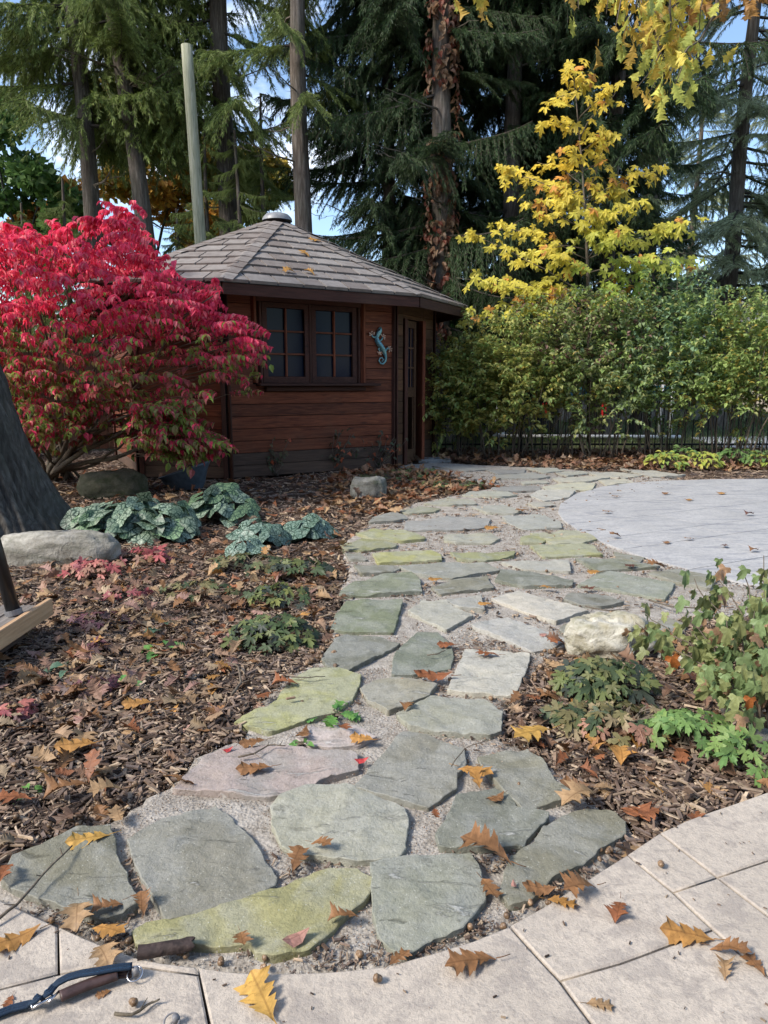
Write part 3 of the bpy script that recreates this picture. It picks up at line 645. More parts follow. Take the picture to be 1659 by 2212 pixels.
# round-edged slate-blue patio on the right
patio2 = tag(sheet('patio', p2, lambda x, y: x*0-.012, .12, M['soil']), kind='structure')
ang = math.radians(27); ca, sa = math.cos(ang), math.sin(ang); row = 0
y = -8.0
widths = [.62, .46, .62, .34, .56]
while y < 9:
    hgt = widths[row % 5]; x = -6+(row % 3)*.5; q = 0
    while x < 12:
        w = [.95, .6, 1.25, .75][(row*3+q) % 4]; q += 1
        rect = [(x, y), (x+w, y), (x+w, y+hgt), (x, y+hgt)]; rect = [(ca*a-sa*b+3, sa*a+ca*b+4) for a, b in rect]
        c = clip(p2 if area2(p2) > 0 else p2[::-1], rect)
        if len(c) >= 3:
            c = np.array(c); keep = [0]
            for i in range(1, len(c)):
                if np.hypot(*(c[i]-c[keep[-1]])) > .02: keep.append(i)
            c = c[keep]
            if len(c) >= 3 and np.hypot(*(c[0]-c[-1])) < .02: c = c[:-1]
            if len(c) >= 3 and abs(area2(c)) > .02:
                r = slab_mesh(inset(c, .0045), .012, .002, .04, .3, lambda x, y: 0*x)
                if r: mk('slab', r[0], r[1], M['patio2'], patio2, True)
        x += w
    y += hgt; row += 1

# ================================================================= THE HUT
HP = [np.array(p) for p in [(-3.55, 10.9), (-3.14, 9.10), (-1.97, 8.967), (.152, 10.287), (.80, 11.55), (.05, 13.7), (-1.4, 14.3), (-3.3, 13.2)]]
HP[0] = np.array((-4.25, 11.3)); WT = 2.36
hut = thing('garden_hut', (-1.7, 11.3, 0), 'dark red wooden garden hut with a shingled many-sided roof and a gecko on its wall', 'hut')
def wall_frame(p0, p1):
    d = (p1-p0)/np.hypot(*(p1-p0)); n = np.array([d[1], -d[0]]); L = np.hypot(*(p1-p0)); return d, n, L
def facet_part(name, p0, p1, s0, s1, z0, z1, out, thick, mat, parent, bev=.004, tilt=0, vertical=None):
    """a board lying on the facet: local X runs along its length"""
    d, n, L = wall_frame(p0, p1); ls, lz = s1-s0, z1-z0
    vert = (lz > ls) if vertical is None else vertical
    c2 = p0+d*(s0+s1)/2+n*(out+thick/2); c = (c2[0], c2[1], (z0+z1)/2)
    D3 = np.array([d[0], d[1], 0]); N3 = np.array([n[0], n[1], 0]); Z3 = np.array([0, 0, 1.0])
    if tilt: N3t = N3*math.cos(tilt)+Z3*math.sin(tilt); Z3 = np.cross(D3, -N3t); N3 = N3t
    if vert: V, F = cbox(lz, thick, ls, bev); Rm = np.stack([Z3, N3, -D3], 1) if True else None
    else: V, F = cbox(ls, thick, lz, bev); Rm = np.stack([D3, -N3, Z3], 1)
    return link(name, mesh_of(name, V, F, mat), parent, c, Rm)
walls = []
for k in range(8):
    p0, p1 = HP[k], HP[(k+1) % 8]; d, n, L = wall_frame(p0, p1)
    a = p0-n*.10; b2 = p1-n*.10
    # wall leaves: window opening on the front facet, door opening on the next
    mbw = MB()
    def wbox(s0, s1, z0, z1):
        P = [p0+d*s0-n*.03, p0+d*s1-n*.03, p0+d*s1-n*.10, p0+d*s0-n*.10]
        V = np.array([(q[0], q[1], z) for z in (z0, z1) for q in P]); mbw.add(V, tris([(0, 1, 5, 4), (1, 2, 6, 5), (2, 3, 7, 6), (3, 0, 4, 7), (4, 5, 6, 7), (3, 2, 1, 0)]))
    if k == 2:
        wbox(0, .50, 0, WT); wbox(1.93, L, 0, WT); wbox(.503, 1.927, 0, 1.2); wbox(.503, 1.927, 2.25, WT)
    elif k == 3: wbox(0, .3, 0, WT); wbox(1.05, L, 0, WT); wbox(.303, 1.047, 2.12, WT)
    else: wbox(.05, L-.05, 0, WT)
    w = mbw.build('wall', M['hutinside'], hut); walls.append(w)
V = [(q[0]*.97-1.7*.03, q[1]*.97+11.3*.03, .01) for q in HP]; mk('floor', V, tris([tuple(range(8))]), M['hutinside'], hut)
BH = .155; nb = 15
def boards(k, segs, mat=None):
    """segs: list of (s0, s1, z lower limit, z upper limit) that rows of boards fill"""
    p0, p1 = HP[k], HP[(k+1) % 8]
    for s0, s1, za, zb in segs:
        for i in range(nb+1):
            z0 = max(.01+i*BH, za); z1 = min(.01+(i+1)*BH-.006, zb)
            if z1-z0 < .03: continue
            m = M['greywood'] if (i < 1 or (i == 1 and rng.random() < .5)) else (mat or M['redwood'])
            facet_part('board', p0, p1, s0, s1, z0, z1, -.03+rng.uniform(0, .003), .03, m, walls[k], .004, tilt=-.010)
LA = np.hypot(*(HP[3]-HP[2])); LB = np.hypot(*(HP[4]-HP[3]))
boards(2, [(.06, LA-.05, 0, 1.19), (.06, .36, 1.19, WT), (2.02, LA-.05, 1.19, WT), (.365, 2.015, 2.27, WT)])
LC = np.hypot(*(HP[2]-HP[1])); LD = np.hypot(*(HP[1]-HP[0]))
boards(1, [(.05, LC-.06, 0, WT)]); boards(0, [(.03, LD-.05, 0, WT)]); boards(4, [(.04, np.hypot(*(HP[5]-HP[4]))-.03, 0, WT)]); boards(7, [(.03, 1.8, 0, WT)])
# corner posts
for k in (0, 1, 2, 3, 4, 5):
    for kk, side in ((k, 0), (k-1, 1)):
        p0, p1 = HP[kk], HP[(kk+1) % 8]; L = np.hypot(*(p1-p0)); s0, s1 = (0.004, .062) if side == 0 else (L-.062, L-.004)
        facet_part('corner_trim', p0, p1, s0, s1, .0, WT, .003, .022, M['trimwood'], walls[kk], .003)
# window on facet 2: s .52..1.90, z 1.22..2.25
pA0, pA1 = HP[2], HP[3]
def win_s(u, v): return onplane(u, v, pA0, pA1)
sill = facet_part('window_sill', pA0, pA1, .40, 2.185, 1.165, 1.20, -.02, .17, M['trimwood'], hut, .006, vertical=False)
facet_part('sill_bracket', pA0, pA1, .52, 2.0, 1.10, 1.155, -.0, .05, M['trimwood'], hut, .006, vertical=False)
for s0, s1 in ((.37, .43), (1.95, 2.015)): facet_part('window_trim', pA0, pA1, s0, s1, 1.203, 2.27, -.028, .045, M['redwood'], hut)
facet_part('window_trim', pA0, pA1, .433, 1.947, 2.215, 2.268, -.03, .04, M['trimwood'], hut, vertical=False)
facet_part('window_jamb', pA0, pA1, .433, .512, 1.203, 2.212, -.05, .04, M['trimwood'], hut); facet_part('window_jamb', pA0, pA1, 1.885, 1.947, 1.203, 2.212, -.05, .04, M['trimwood'], hut)
def sash2(s0, s1, z0, z1, label=None):
    d, n, L = wall_frame(pA0, pA1); c = pA0+d*(s0+s1)/2
    st = .062; mbf = MB()
    def bx(a, b, e, f, o, t):
        P = [pA0+d*a+n*o, pA0+d*b+n*o, pA0+d*b+n*(o+t), pA0+d*a+n*(o+t)]
        V = np.array([(q[0], q[1], z) for z in (e, f) for q in P]); mbf.add(V, tris([(3, 2, 6, 7), (2, 1, 5, 6), (1, 0, 4, 5), (0, 3, 7, 4), (4, 7, 6, 5), (0, 1, 2, 3)]))
    bx(s0, s0+st, z0, z1, -.045, .04); bx(s1-st, s1, z0, z1, -.045, .04); bx(s0+st+.001, s1-st-.001, z0, z0+st*1.3, -.046, .04); bx(s0+st+.001, s1-st-.001, z1-st, z1, -.046, .04)
    win = mbf.build('window', M['trimwood'], hut)
    a0, a1, b0, b1 = s0+st, s1-st, z0+st*1.3, z1-st; w = (a1-a0)/2; h = (b1-b0)/3
    facet_part('muntin', pA0, pA1, a0+w-.013, a0+w+.013, b0+.001, b1-.001, -.040, .028, M['redwood'], win, .003)
    for i in (1, 2):
        for q in (0, 1): facet_part('muntin', pA0, pA1, a0+q*w+(.014 if q else .001), a0+(q+1)*w-(.001 if q else .014), b0+i*h-.011, b0+i*h+.011, -.039, .024, M['redwood'], win, .003, vertical=False)
    for i in range(3):
        for q in (0, 1): facet_part('pane', pA0, pA1, a0+q*w+.002, a0+(q+1)*w-.002, b0+i*h+.002, b0+(i+1)*h-.002, -.056, .004, M['glass'], win, .001, vertical=False, tilt=rng.uniform(-.01, .01))
sash2(.515, 1.165, 1.205, 2.208); sash2(1.205, 1.882, 1.205, 2.208)
facet_part('mullion', pA0, pA1, 1.168, 1.202, 1.205, 2.21, -.047, .055, M['trimwood'], hut)
# door facet (3)
pB0, pB1 = HP[3], HP[4]
def sB(u): return onplane(u, 850, pB0, pB1)[0]
t0, t1, t2, t3, t4 = sB(870), sB(876.5), sB(895), sB(913), sB(929)
boards(3, [(.06, t0, 0, WT), (t3+.004, LB-.06, 0, WT), (t0+.004, t3, 2.12, WT)], M['doorwood'])
facet_part('door_jamb', pB0, pB1, t0+.002, t1, .0, 2.115, -.02, .05, M['trimwood'], hut); facet_part('door_jamb', pB0, pB1, t2+.05, t3, .0, 2.115, -.02, .05, M['redwood'], hut)
d, n, L = wall_frame(pB0, pB1); cx = pB0+d*(t1+t2+.05)/2
mbd = MB()
def dbx(a, b, e, f, o, t, m):
    P = [pB0+d*a+n*o, pB0+d*b+n*o, pB0+d*b+n*(o+t), pB0+d*a+n*(o+t)]
    V = np.array([(q[0], q[1], z) for z in (e, f) for q in P]); m.add(V, tris([(3, 2, 6, 7), (2, 1, 5, 6), (1, 0, 4, 5), (0, 3, 7, 4), (4, 7, 6, 5), (0, 1, 2, 3)]))
e0, e1 = t1+.003, t2+.047
dbx(e0, e0+.07, .03, 2.1, -.03, .035, mbd); dbx(e1-.07, e1, .03, 2.1, -.03, .035, mbd)
for za, zb in ((.03, .22), (1.0, 1.14), (2.0, 2.1)): dbx(e0+.071, e1-.071, za, zb, -.031, .035, mbd)
door = mbd.build('door', M['doorwood'], hut)
facet_part('door_panel', pB0, pB1, e0+.072, e1-.072, .222, .998, -.028, .015, M['doorwood'], door)
ph = (2.0-1.14)/3; pw = (e1-e0-.144)/2
for i in range(3):
    for q in (0, 1): facet_part('pane', pB0, pB1, e0+.072+q*pw+.004, e0+.072+(q+1)*pw-.004, 1.143+i*ph, 1.137+(i+1)*ph, -.025, .004, M['glass'], door, .001, vertical=False)
for i in (1, 2): facet_part('muntin', pB0, pB1, e0+.073, e1-.073, 1.14+i*ph-.01, 1.14+i*ph+.01, -.018, .02, M['doorwood'], door, .002, vertical=False)
facet_part('muntin', pB0, pB1, e0+.072+pw-.009, e0+.072+pw+.009, 1.142, 1.998, -.0175, .018, M['doorwood'], door, .002)
V, F = box((pB0[0]+d[0]*1.0+n[0]*.2, pB0[1]+d[1]*1.0+n[1]*.2, .02), (.5, .35, .05)); mk('doorstep', V, F, M['flag'], hut, color=(.3, .32, .33))
# roof
OV = .44; EZ = 2.37; AP = np.array([-1.60, 11.25, 3.62])
def miter(k, o):
    _, na, _ = wall_frame(HP[k-1], HP[k]); _, nb_, _ = wall_frame(HP[k], HP[(k+1) % 8]); return HP[k]+(na+nb_)/(1+na@nb_)*o
EV = [np.array([*miter(k, OV), EZ]) for k in range(8)]
mbr = MB(); 
for k in range(8):
    a, b2 = EV[k], EV[(k+1) % 8]; mbr.add([a-[0, 0, .012], b2-[0, 0, .012], AP-[0, 0, .012]], [(0, 1, 2)])
roof = mbr.build('roof', M['hutinside'], hut)
mbs = MB()
for k in range(8):
    o0, o1 = miter(k, OV-.03), miter((k+1) % 8, OV-.03); i0, i1 = miter(k, -.08), miter((k+1) % 8, -.08)
    mbs.add([(*o0, EZ-.06), (*o1, EZ-.06), (*i1, EZ-.02), (*i0, EZ-.02)], [(0, 1, 2), (0, 2, 3)])
mbs.build('soffit', M['trimwood'], hut)
for k in range(8):
    a, b2 = EV[k][:2], EV[(k+1) % 8][:2]; L = np.hypot(*(b2-a))
    facet_part('fascia', a, b2, .012, L-.012, EZ-.155, EZ-.022, -.028, .028, M['trimwood'], hut, .003, vertical=False)
    facet_part('drip_edge', a, b2, .002, L-.002, EZ-.020, EZ+.002, -.02, .032, M['black'], hut, .002, vertical=False)
tabs = []
def shingle_facet(k, rows, tabw):
    a, b2 = EV[k], EV[(k+1) % 8]; ex = (b2-a); L = np.linalg.norm(ex); ex /= L; foot = a+ex*((AP-a)@ex); up = AP-foot; Rr = np.linalg.norm(up); up /= Rr; nn = np.cross(ex, up)
    if nn[2] < 0: nn = -nn
    sA = (AP-a)@ex; tri = [(0, 0), (L, 0), (sA, Rr)]; dr = Rr/rows; res = []
    for r in range(rows-1):
        s = -tabw*((r*.37) % 1.0)
        while s < L:
            wv = tabw*rng.uniform(.88, 1.1); r0 = r*dr-(.02 if r == 0 else 0); r1 = r0+dr*1.12
            g = .011; rect = [(s+g, r0+rng.uniform(-.004, .004)), (s+wv-g, r0+rng.uniform(-.004, .004)), (s+wv-g, r1), (s+g, r1)]
            poly = clip(rect, [(-.03, -.03), (L+.03, -.03), (sA, Rr+.02)]); s += wv
            if len(poly) < 3: continue
            P = np.array(poly)
            if abs(area2(P)) < .002: continue
            zt = .034-.026*(P[:, 1]-r0)/(r1-r0)
            top = a+P[:, :1]*ex+P[:, 1:]*up+zt[:, None]*nn; bot = a+P[:, :1]*ex+P[:, 1:]*up-.004*nn; m = len(P)
            V = np.concatenate([top, bot]); F = [tuple(range(m))]+[(i, m+i, m+(i+1) % m, (i+1) % m) for i in range(m)]
            u_, v_ = proj(top.mean(0)); res.append((V, tris(F)))
    return res
A_ = {k: shingle_facet(k, 10, .34) for k in range(8)}
vis = A_[2]+A_[1]+A_[3]+A_[0]
ncap = 0
for V, F in vis[:255]: mk('shingle', V, F, M['shingle'], roof)
mbx = MB()
for V, F in vis[255:]+A_[4]+A_[5]+A_[6]+A_[7]: mbx.add(V, F)
tag(mbx.build('shingles', M['shingle'], roof), kind='stuff')
def hip(k, single):
    e = EV[k]; v = AP-e; Lh = np.linalg.norm(v); v /= Lh; side = np.cross(v, [0, 0, 1.0]); side /= np.linalg.norm(side); nn = np.cross(side, v); m = 13
    for i in range(m):
        a = e+v*(Lh*i/m-(.01 if i == 0 else 0)); b2 = e+v*(Lh*(i+1.12)/m); wd = .135; dz = .028
        lift0, lift1 = .036, .024
        V = np.array([a+side*wd+nn*(lift0-dz), a+nn*lift0, a-side*wd+nn*(lift0-dz), b2+side*wd+nn*(lift1-dz), b2+nn*lift1, b2-side*wd+nn*(lift1-dz),
                      a+side*wd+nn*(lift0-dz-.014), a+nn*(lift0-.014), a-side*wd+nn*(lift0-dz-.014)])
        F = tris([(0, 1, 4, 3), (1, 2, 5, 4), (0, 6, 7, 1), (1, 7, 8, 2)])
        if b2[2] > AP[2]-.03: continue
        if single: mk('ridge_cap', V, F, M['shingle'], roof)
        else: mbh.add(V, F)
mbh = MB()
for k in (1, 2, 3): hip(k, True)
for k in (0, 4, 5, 6, 7): hip(k, False)
tag(mbh.build('ridge_caps', M['shingle'], roof), kind='stuff')
V = []; F = []; N = 20; prof = [(.0, .115), (.10, .11), (.17, .09), (.205, .055), (.22, .03), (.225, .0)]
for r_, z_ in prof:
    for j in range(N): a = 2*PI*j/N; V.append((AP[0]+max(r_, .001)*math.cos(a), AP[1]+max(r_, .001)*math.sin(a), AP[2]-.03+z_))
for i in range(len(prof)-1):
    for j in range(N): F.append((i*N+j, (i+1)*N+j, (i+1)*N+(j+1) % N, i*N+(j+1) % N))
mk('roof_vent_cap', V, tris(F), M['capdome'], hut, True)

# gecko ornament, hung on the front wall
gk_px = lambda zx, zy: (763+zx*.165, 663.6+zy*.165)
dA, nA, _ = wall_frame(pA0, pA1)
def gp(zx, zy, out=.03):
    u, v = gk_px(zx, zy); s, z = onplane(u, v, pA0, pA1); q = pA0+dA*s+nA*out; return np.array([q[0], q[1], z])
gecko = thing('gecko_ornament', gp(370, 500, .0), 'turquoise metal gecko ornament hanging on the hut wall right of the window', 'ornament')
body = [(345, 262), (335, 300), (318, 345), (295, 390), (295, 430), (320, 475), (355, 520), (385, 565), (400, 610), (412, 655), (408, 705), (375, 745), (340, 735), (322, 700), (335, 668), (362, 662), (380, 685), (368, 708), (355, 705)]
br = [.014, .034, .036, .022, .033, .038, .036, .033, .026, .018, .015, .013, .011, .010, .009, .008, .007, .006, .005]
V, F = tube([gp(*q) for q in body], br, 10); mk('body', V, F, M['gecko'], gecko, True)
for leg, paw in (([(290, 385), (262, 398), (240, 385), (236, 362)], [(205, 340), (232, 322), (262, 335), (205, 368), (262, 352)]), ([(318, 440), (345, 440), (362, 425), (378, 392)], [(355, 362), (385, 358), (402, 375), (400, 400), (398, 418)]),
                 ([(385, 560), (345, 540), (318, 545), (345, 585)], [(312, 590), (325, 612), (348, 620), (370, 600), (372, 578)]), ([(400, 585), (425, 560), (432, 535), (462, 548)], [(452, 520), (475, 518), (492, 545), (488, 572), (460, 582)])):
    V, F = tube([gp(*q, .022) for q in leg], [.016, .012, .011, .011], 8); lg = mk('leg', V, F, M['gecko'], gecko, True)
    tm = MB()
    for q in paw:
        V, F = tube([gp(*leg[-1], .022), gp(*q, .02)], [.006, .006], 5); tm.add(V, F)
        V, F = tube([gp(q[0], q[1], .012), gp(q[0], q[1], .03)], [.010, .008], 6); tm.add(V, F)
    tm.build('toes', M['copper'], lg)
V, F = tube([gp(318, 300, .055), gp(318, 300, .068)], [.010, .006], 6); mk('eye', V, F, M['black'], gecko)

# ================================================================= FENCES AND THE YARD BEYOND
FY = 12.55
fence = thing('metal_fence', (5, FY, 0), 'black metal picket fence running behind the hedge', 'fence')
FX0, FX1 = .95, 11.0
for z in (.14, 1.42, 1.60):
    V, F = cbox(FX1-FX0, .03, .035, .004); link('rail', mesh_of('rail', V, F, M['ironblack']), fence, ((FX0+FX1)/2, FY, z))
V, F = cbox(1.72, .018, .018, .003); pk = mesh_of('picket', V, F, M['ironblack']); V, F = cbox(1.78, .065, .065, .006); po = mesh_of('post', V, F, M['ironblack'])
x = FX0; i = 0
while x < FX1:
    if i % 17 == 11: link('post', po, fence, (x, FY, .89), (0, -PI/2, 0))
    else: link('picket', pk, fence, (x, FY, .90), (0, -PI/2, 0))
    x += .132; i += 1
wf = thing('wooden_fence', (-7, 12.9, 0), 'orange-brown board fence behind the red bush and the oak trunk', 'fence')
V, F = cbox(1.75, .17, .022, .003); bm = mesh_of('board', V, F, M['fencewood'])
for i in range(52):
    x = -11.2+i*.182
    if x > -2.9: break
    y = 13.2+rng.uniform(-.004, .004)
    link('board', bm, wf, (x, y, .88+rng.uniform(-.01, .01)), (PI/2, -PI/2, 0))
for z in (.35, 1.4):
    V, F = cbox(8.4, .04, .09, .004); link('rail', mesh_of('rail', V, F, M['fencewood']), wf, (-7, 13.24, z))
# pool edge, frame, paving beyond the fence
pool = thing('pool', (6.2, 25.5, 0), 'above-ground pool with a blue rim seen through the pickets behind the hedge', 'pool')
def disc_ring(cx, cy, rx, ry, z0, z1, n=40):
    V = [(cx+rx*math.cos(2*PI*j/n), cy+ry*math.sin(2*PI*j/n), z) for z in (z0, z1) for j in range(n)]
    return V, tris([(j, (j+1) % n, n+(j+1) % n, n+j) for j in range(n)]+[tuple(range(n, 2*n))])
V, F = disc_ring(6.2, 25.5, 5.2, 3.0, 0, 1.0); mk('wall', V, F, M['roofgrey'], pool, True)
V, F = disc_ring(6.2, 25.5, 5.3, 3.1, 1.0, 1.12); mk('rim', V, F, M['aqua'], pool)
V, F = disc_ring(6.2, 25.5, 5.25, 3.05, .80, .99); mk('cover', V, F, M['poolblue'], pool)
gy_ = thing('play_frame', (4.2, 14.6, 0), 'white pipe frame lying on the lawn behind the picket fence', 'frame')
for a, b2 in (((2.3, 14.9, .12), (6.2, 14.9, .10)), ((2.35, 14.9, .1), (2.35, 14.9, .9)), ((5.75, 14.9, .1), (5.75, 14.9, 1.25)), ((5.9, 14.7, .1), (5.9, 14.7, 1.25)), ((2.3, 14.9, .12), (2.9, 16.2, .12)), ((5.75, 14.9, 1.22), (7.2, 15.3, 1.2))):
    V, F = tube([a, b2], [.035, .035], 8); mk('pipe', V, F, M['white'], gy_, True)
for k, (x, y) in enumerate(((3.25, 14.5), (4.45, 14.5))):
    t = thing('toy_post', (x, y, 0), ['left one of two short red and black posts behind the fence', 'right one of two short red and black posts behind the fence'][k], 'post', 'red and black posts beyond the fence')
    V, F = cbox(.30, .07, .09, .01); link('foot', mesh_of('foot', V, F, M['black']), t, (x, y, .35), (0, PI/2, 0)); link('panel', mesh_of('panel', V, F, M['red']), t, (x, y, .66), (0, PI/2, 0))
V = [(6.4, 13.4, .012), (13, 13.4, .012), (13, 16.8, .012), (6.9, 16.0, .012)]; V = V+[(a, b, c-.04) for a, b, c in V]
tag(mk('paving', V, tris([(0, 1, 2, 3), (0, 4, 5, 1), (1, 5, 6, 2), (2, 6, 7, 3), (3, 7, 4, 0)]), M['concrete']), kind='structure')
# unseen house added behind the viewer for its shade and reflections on the hut
hb = thing('house', (1, -5, 0), 'unseen brick house added behind the viewer for light and reflections', 'house')
V, F = box((0, -8, 3.0), (18, 7, 6.0)); mk('wall', V, F, M['brickred'], hb)
V = [(-9.5, -4.2, 5.9), (9.5, -4.2, 5.9), (9.5, -11.8, 5.9), (-9.5, -11.8, 5.9), (-6, -8, 8.2), (6, -8, 8.2)]; mk('roof', V, tris([(0, 1, 5, 4), (1, 2, 5), (2, 3, 4, 5), (3, 0, 4), (3, 2, 1, 0)]), M['roofgrey'], hb)
for x in (-6, -2, 5): V, F = box((x, -4.48, 1.7), (1.6, .06, 1.5)); mk('window', V, F, M['glass'], hb)
V, F = box((1.6, -4.48, 1.05), (1.9, .06, 2.1)); mk('door', V, F, M['glass'], hb)
# fabric screen seen right of the hut
sc_ = thing('fabric_screen', (1.6, 17, 0), 'dark fabric screen standing between the hut and the hedge', 'screen')
V, F = cbox(3.4, .03, 2.2, .01); link('panel', mesh_of('panel', V, F, M['navy']), sc_, (2.2, 17, 1.25))
for x in (.5, 2.2, 3.9): V, F = tube([(x, 17.04, 0), (x, 17.04, 2.45)], [.03, .03], 6); mk('post', V, F, M['ironblack'], sc_)
# far house behind the spruces on the right
fh = thing('house', (13, 34, 0), 'pale house with a grey roof far behind the right-hand spruces', 'house')
V, F = box((13, 34, 1.6), (11, 6, 3.2)); mk('wall', V, F, M['beige'], fh)
V = [(7, 30.6, 3.1), (19, 30.6, 3.1), (19, 37.4, 3.1), (7, 37.4, 3.1), (9.5, 34, 5.0), (16.5, 34, 5.0)]; mk('roof', V, tris([(0, 1, 5, 4), (1, 2, 5), (2, 3, 4, 5), (3, 0, 4), (3, 2, 1, 0)]), M['roofgrey'], fh)
for x in (9.5, 12, 15): V, F = box((x, 30.96, 1.8), (1.1, .06, 1.1)); mk('window', V, F, M['glass'], fh)

# ================================================================= TREES
def curve(p0, p1, n, wob, seed, sag=0):
    t = np.linspace(0, 1, n)[:, None]; P = np.asarray(p0, float)*(1-t)+np.asarray(p1, float)*t
    w = np.stack([fbm(P3(t[:, 0]*3+seed, np.full(n, k*7.7)), 4, 3) for k in range(3)], 1)*wob
    P = P+w*np.sin(t*PI)**.5; P[:, 2] -= sag*np.sin(t[:, 0]*PI)
    return P
def trunk_mesh(P, rad, n=20, rough=.06, seed=0, flare=0):
    V, F = tube(P, rad, n, False); m = len(P); ax = np.repeat(np.asarray(P), n, 0); dv = V-ax
    th = np.tile(np.arange(n)*2*PI/n, m); h = V[:, 2]
    k = 1+rough*fbm(P3(np.cos(th)*3, np.sin(th)*3, 0)+np.stack([0*h, 0*h, h*1.5], 1), seed, 4)
    return ax+dv*k[:, None], F
def bough(seed, L=2.5, n2=44, dens=1.0, colr=((.030, .055, .022), (.055, .085, .035)), hang=.9):
    r = np.random.default_rng(seed); mb = MB()
    def main(x): return np.stack([x, .06*np.sin(x*2+seed), -.16*x-.06*x*x+.035*x**3], -1)
    xs = np.linspace(0, L, 9); V, F = tube(main(xs), np.linspace(.035, .008, 9), 5); mb.add(V, F, (.06, .048, .038))
    P = []; T = []; N = []; S = []
    for k in range(n2):
        x = .25+(L-.28)*(k+r.uniform(0, .8))/n2; sd = 1 if k % 2 else -1
        ln = (.85*(1-x/L)**.7+.22)*r.uniform(.6, 1.15); o = main(np.array([x]))[0]
        d = np.array([.75+r.uniform(-.2, .3), sd*r.uniform(.6, 1.1), 0]); d /= np.linalg.norm(d)
        m = max(4, int(ln/.045)); t = np.linspace(0, 1, m)
        q = o+d*ln*t[:, None]; q[:, 2] -= hang*ln*(t**1.6)*r.uniform(.35, 1.1)
        V, F = tube(q[::max(1, m//4)], .006, 3, False); mb.add(V, F, (.055, .042, .03))
        tq = np.gradient(q, axis=0); tq /= np.linalg.norm(tq, axis=1)[:, None]
        for rep in range(int(10*dens)):
            w = r.normal(0, 1, (m, 3)); w /= np.linalg.norm(w, axis=1)[:, None]; a = r.uniform(.45, 1.0)
            dd = tq*(1.0)+w*a; dd[:, 2] -= .35; P.append(q+r.normal(0, .008, q.shape)); T.append(dd); N.append(r.normal(0, 1, (m, 3))); S.append(r.uniform(.055, .13, m))
    P = np.concatenate(P); T = np.concatenate(T); N = np.concatenate(N); S = np.concatenate(S)
    # top needles along the main stem
    f = r.random(len(P))[:, None]; c = np.array(colr[0])*(1-f)+np.array(colr[1])*f
    sc = np.stack([S*.13, S*1.1, S], 1)
    scatter(mb, DIA, P, basis(T, N), sc, c)
    V, F, C = mb.get(); return mesh_of('branch', V, F, M['needle'], False, C)
DK = ((.024, .050, .017), (.055, .092, .030)); MD = ((.12, .175, .045), (.26, .32, .085)); LT = ((.26, .32, .17), (.44, .48, .28))
BG = {'dk': [bough(1, colr=DK, hang=1.0), bough(2, colr=DK, hang=1.5), bough(3, 2.2, 38, colr=DK, hang=.8), bough(9, 2.3, 36, colr=DK, hang=1.2)],
      'md': [bough(4, colr=MD, hang=1.0), bough(5, colr=MD, hang=.8), bough(6, 2.2, 38, colr=MD, hang=1.2)],
      'lt': [bough(7, 2.2, 34, .8, LT, .8), bough(8, 2.2, 30, .8, LT, .6)]}
def dead_branch(seed):
    r = random.Random(seed); mb = MB(); V, F = tube(curve((0, 0, 0), (2.0, 0, r.uniform(-.2, .3)), 8, .25, seed), np.linspace(.03, .006, 8), 5); mb.add(V, F)
    for k in range(9):
        x = .3+k*.19; V, F = tube(curve((x, 0, 0), (x+r.uniform(.1, .5), r.uniform(-.5, .5), r.uniform(-.3, .35)), 5, .08, seed+k), np.linspace(.009, .003, 5), 3); mb.add(V, F)
    V, F, _ = mb.get(); return mesh_of('bare_branch', V, F, M['twigbark'])
DEAD = [dead_branch(i) for i in range(3)]
def spruce(name_label, x, y, lean, r0, kind, z0, z1, nb_, Lf, top=17, group='spruces behind the hut', az=None, bare=10, barez=(2.5, 8), bark='sprucebark', bend=0, seed=0, azs=None):
    r = random.Random(seed*31+5); t = thing('spruce_tree', (x, y, 0), name_label, 'tree', group)
    n = 30; zz = np.linspace(-.1, top, n); P = np.stack([x+lean[0]*zz/8+bend*np.sin(zz/8*PI)*.3+.03*np.sin(zz+seed), y+lean[1]*zz/8, zz], 1)
    rad = r0*(1-.75*np.clip(zz/top, 0, 1)**1.1)*(1+.5*np.exp(-zz*2))
    V, F = trunk_mesh(P, rad, 18, .10, seed); mk('trunk', V, F, M[bark], t, True)
    cx = lambda z: np.array([np.interp(z, zz, P[:, 0]), np.interp(z, zz, P[:, 1]), z])
    for k in range(nb_):
        z = z0+(z1-z0)*((k+r.random())/nb_); a = r.uniform(0, 2*PI) if azs is None else math.radians(r.uniform(*azs)); s = Lf(z)*r.uniform(.75, 1.15)
        if s <= 0.1: continue
        
        if top > 10 and kind != 'lt' and math.sin(a) < -.45 and r.random() < (.55 if kind == 'md' or seed in (41, 42) else .1): a = -a
        o = link('branch', r.choice(BG[kind]), t, cx(z)); o.rotation_euler = (r.uniform(-.2, .2), r.uniform(-.12, .22), a); o.scale = (s, s, s*r.uniform(.9, 1.15))
    for k in range(bare):
        z = r.uniform(*barez); a = r.uniform(0, 2*PI); o = link('bare_branch', r.choice(DEAD), t, cx(z)); s = r.uniform(.4, .9); o.rotation_euler = (0, r.uniform(-.15, .25), a); o.scale = (s, s, s)
    return t
gx_ = lambda u, y, v=600: AT(u, v, y)[0]
lin = lambda z0, a, z1, b: (lambda z: a+(b-a)*min(1, max(0, (z-z0)/(z1-z0))))
spruce('spruce with a dark furrowed trunk, farthest left of the spruces behind the hut', gx_(225, 16.5), 16.5, (-.25, 0), .22, 'md', 6.6, 13, 58, lin(5, 1.05, 12, .95), seed=1, bare=8)
spruce('spruce whose trunk leans left, between the far left trunk and the pale pole', gx_(372, 16), 16, (-.85, 0), .22, 'md', 7.2, 13, 46, lin(6, 1.0, 12, .95), seed=2, bend=-.2, bare=12)
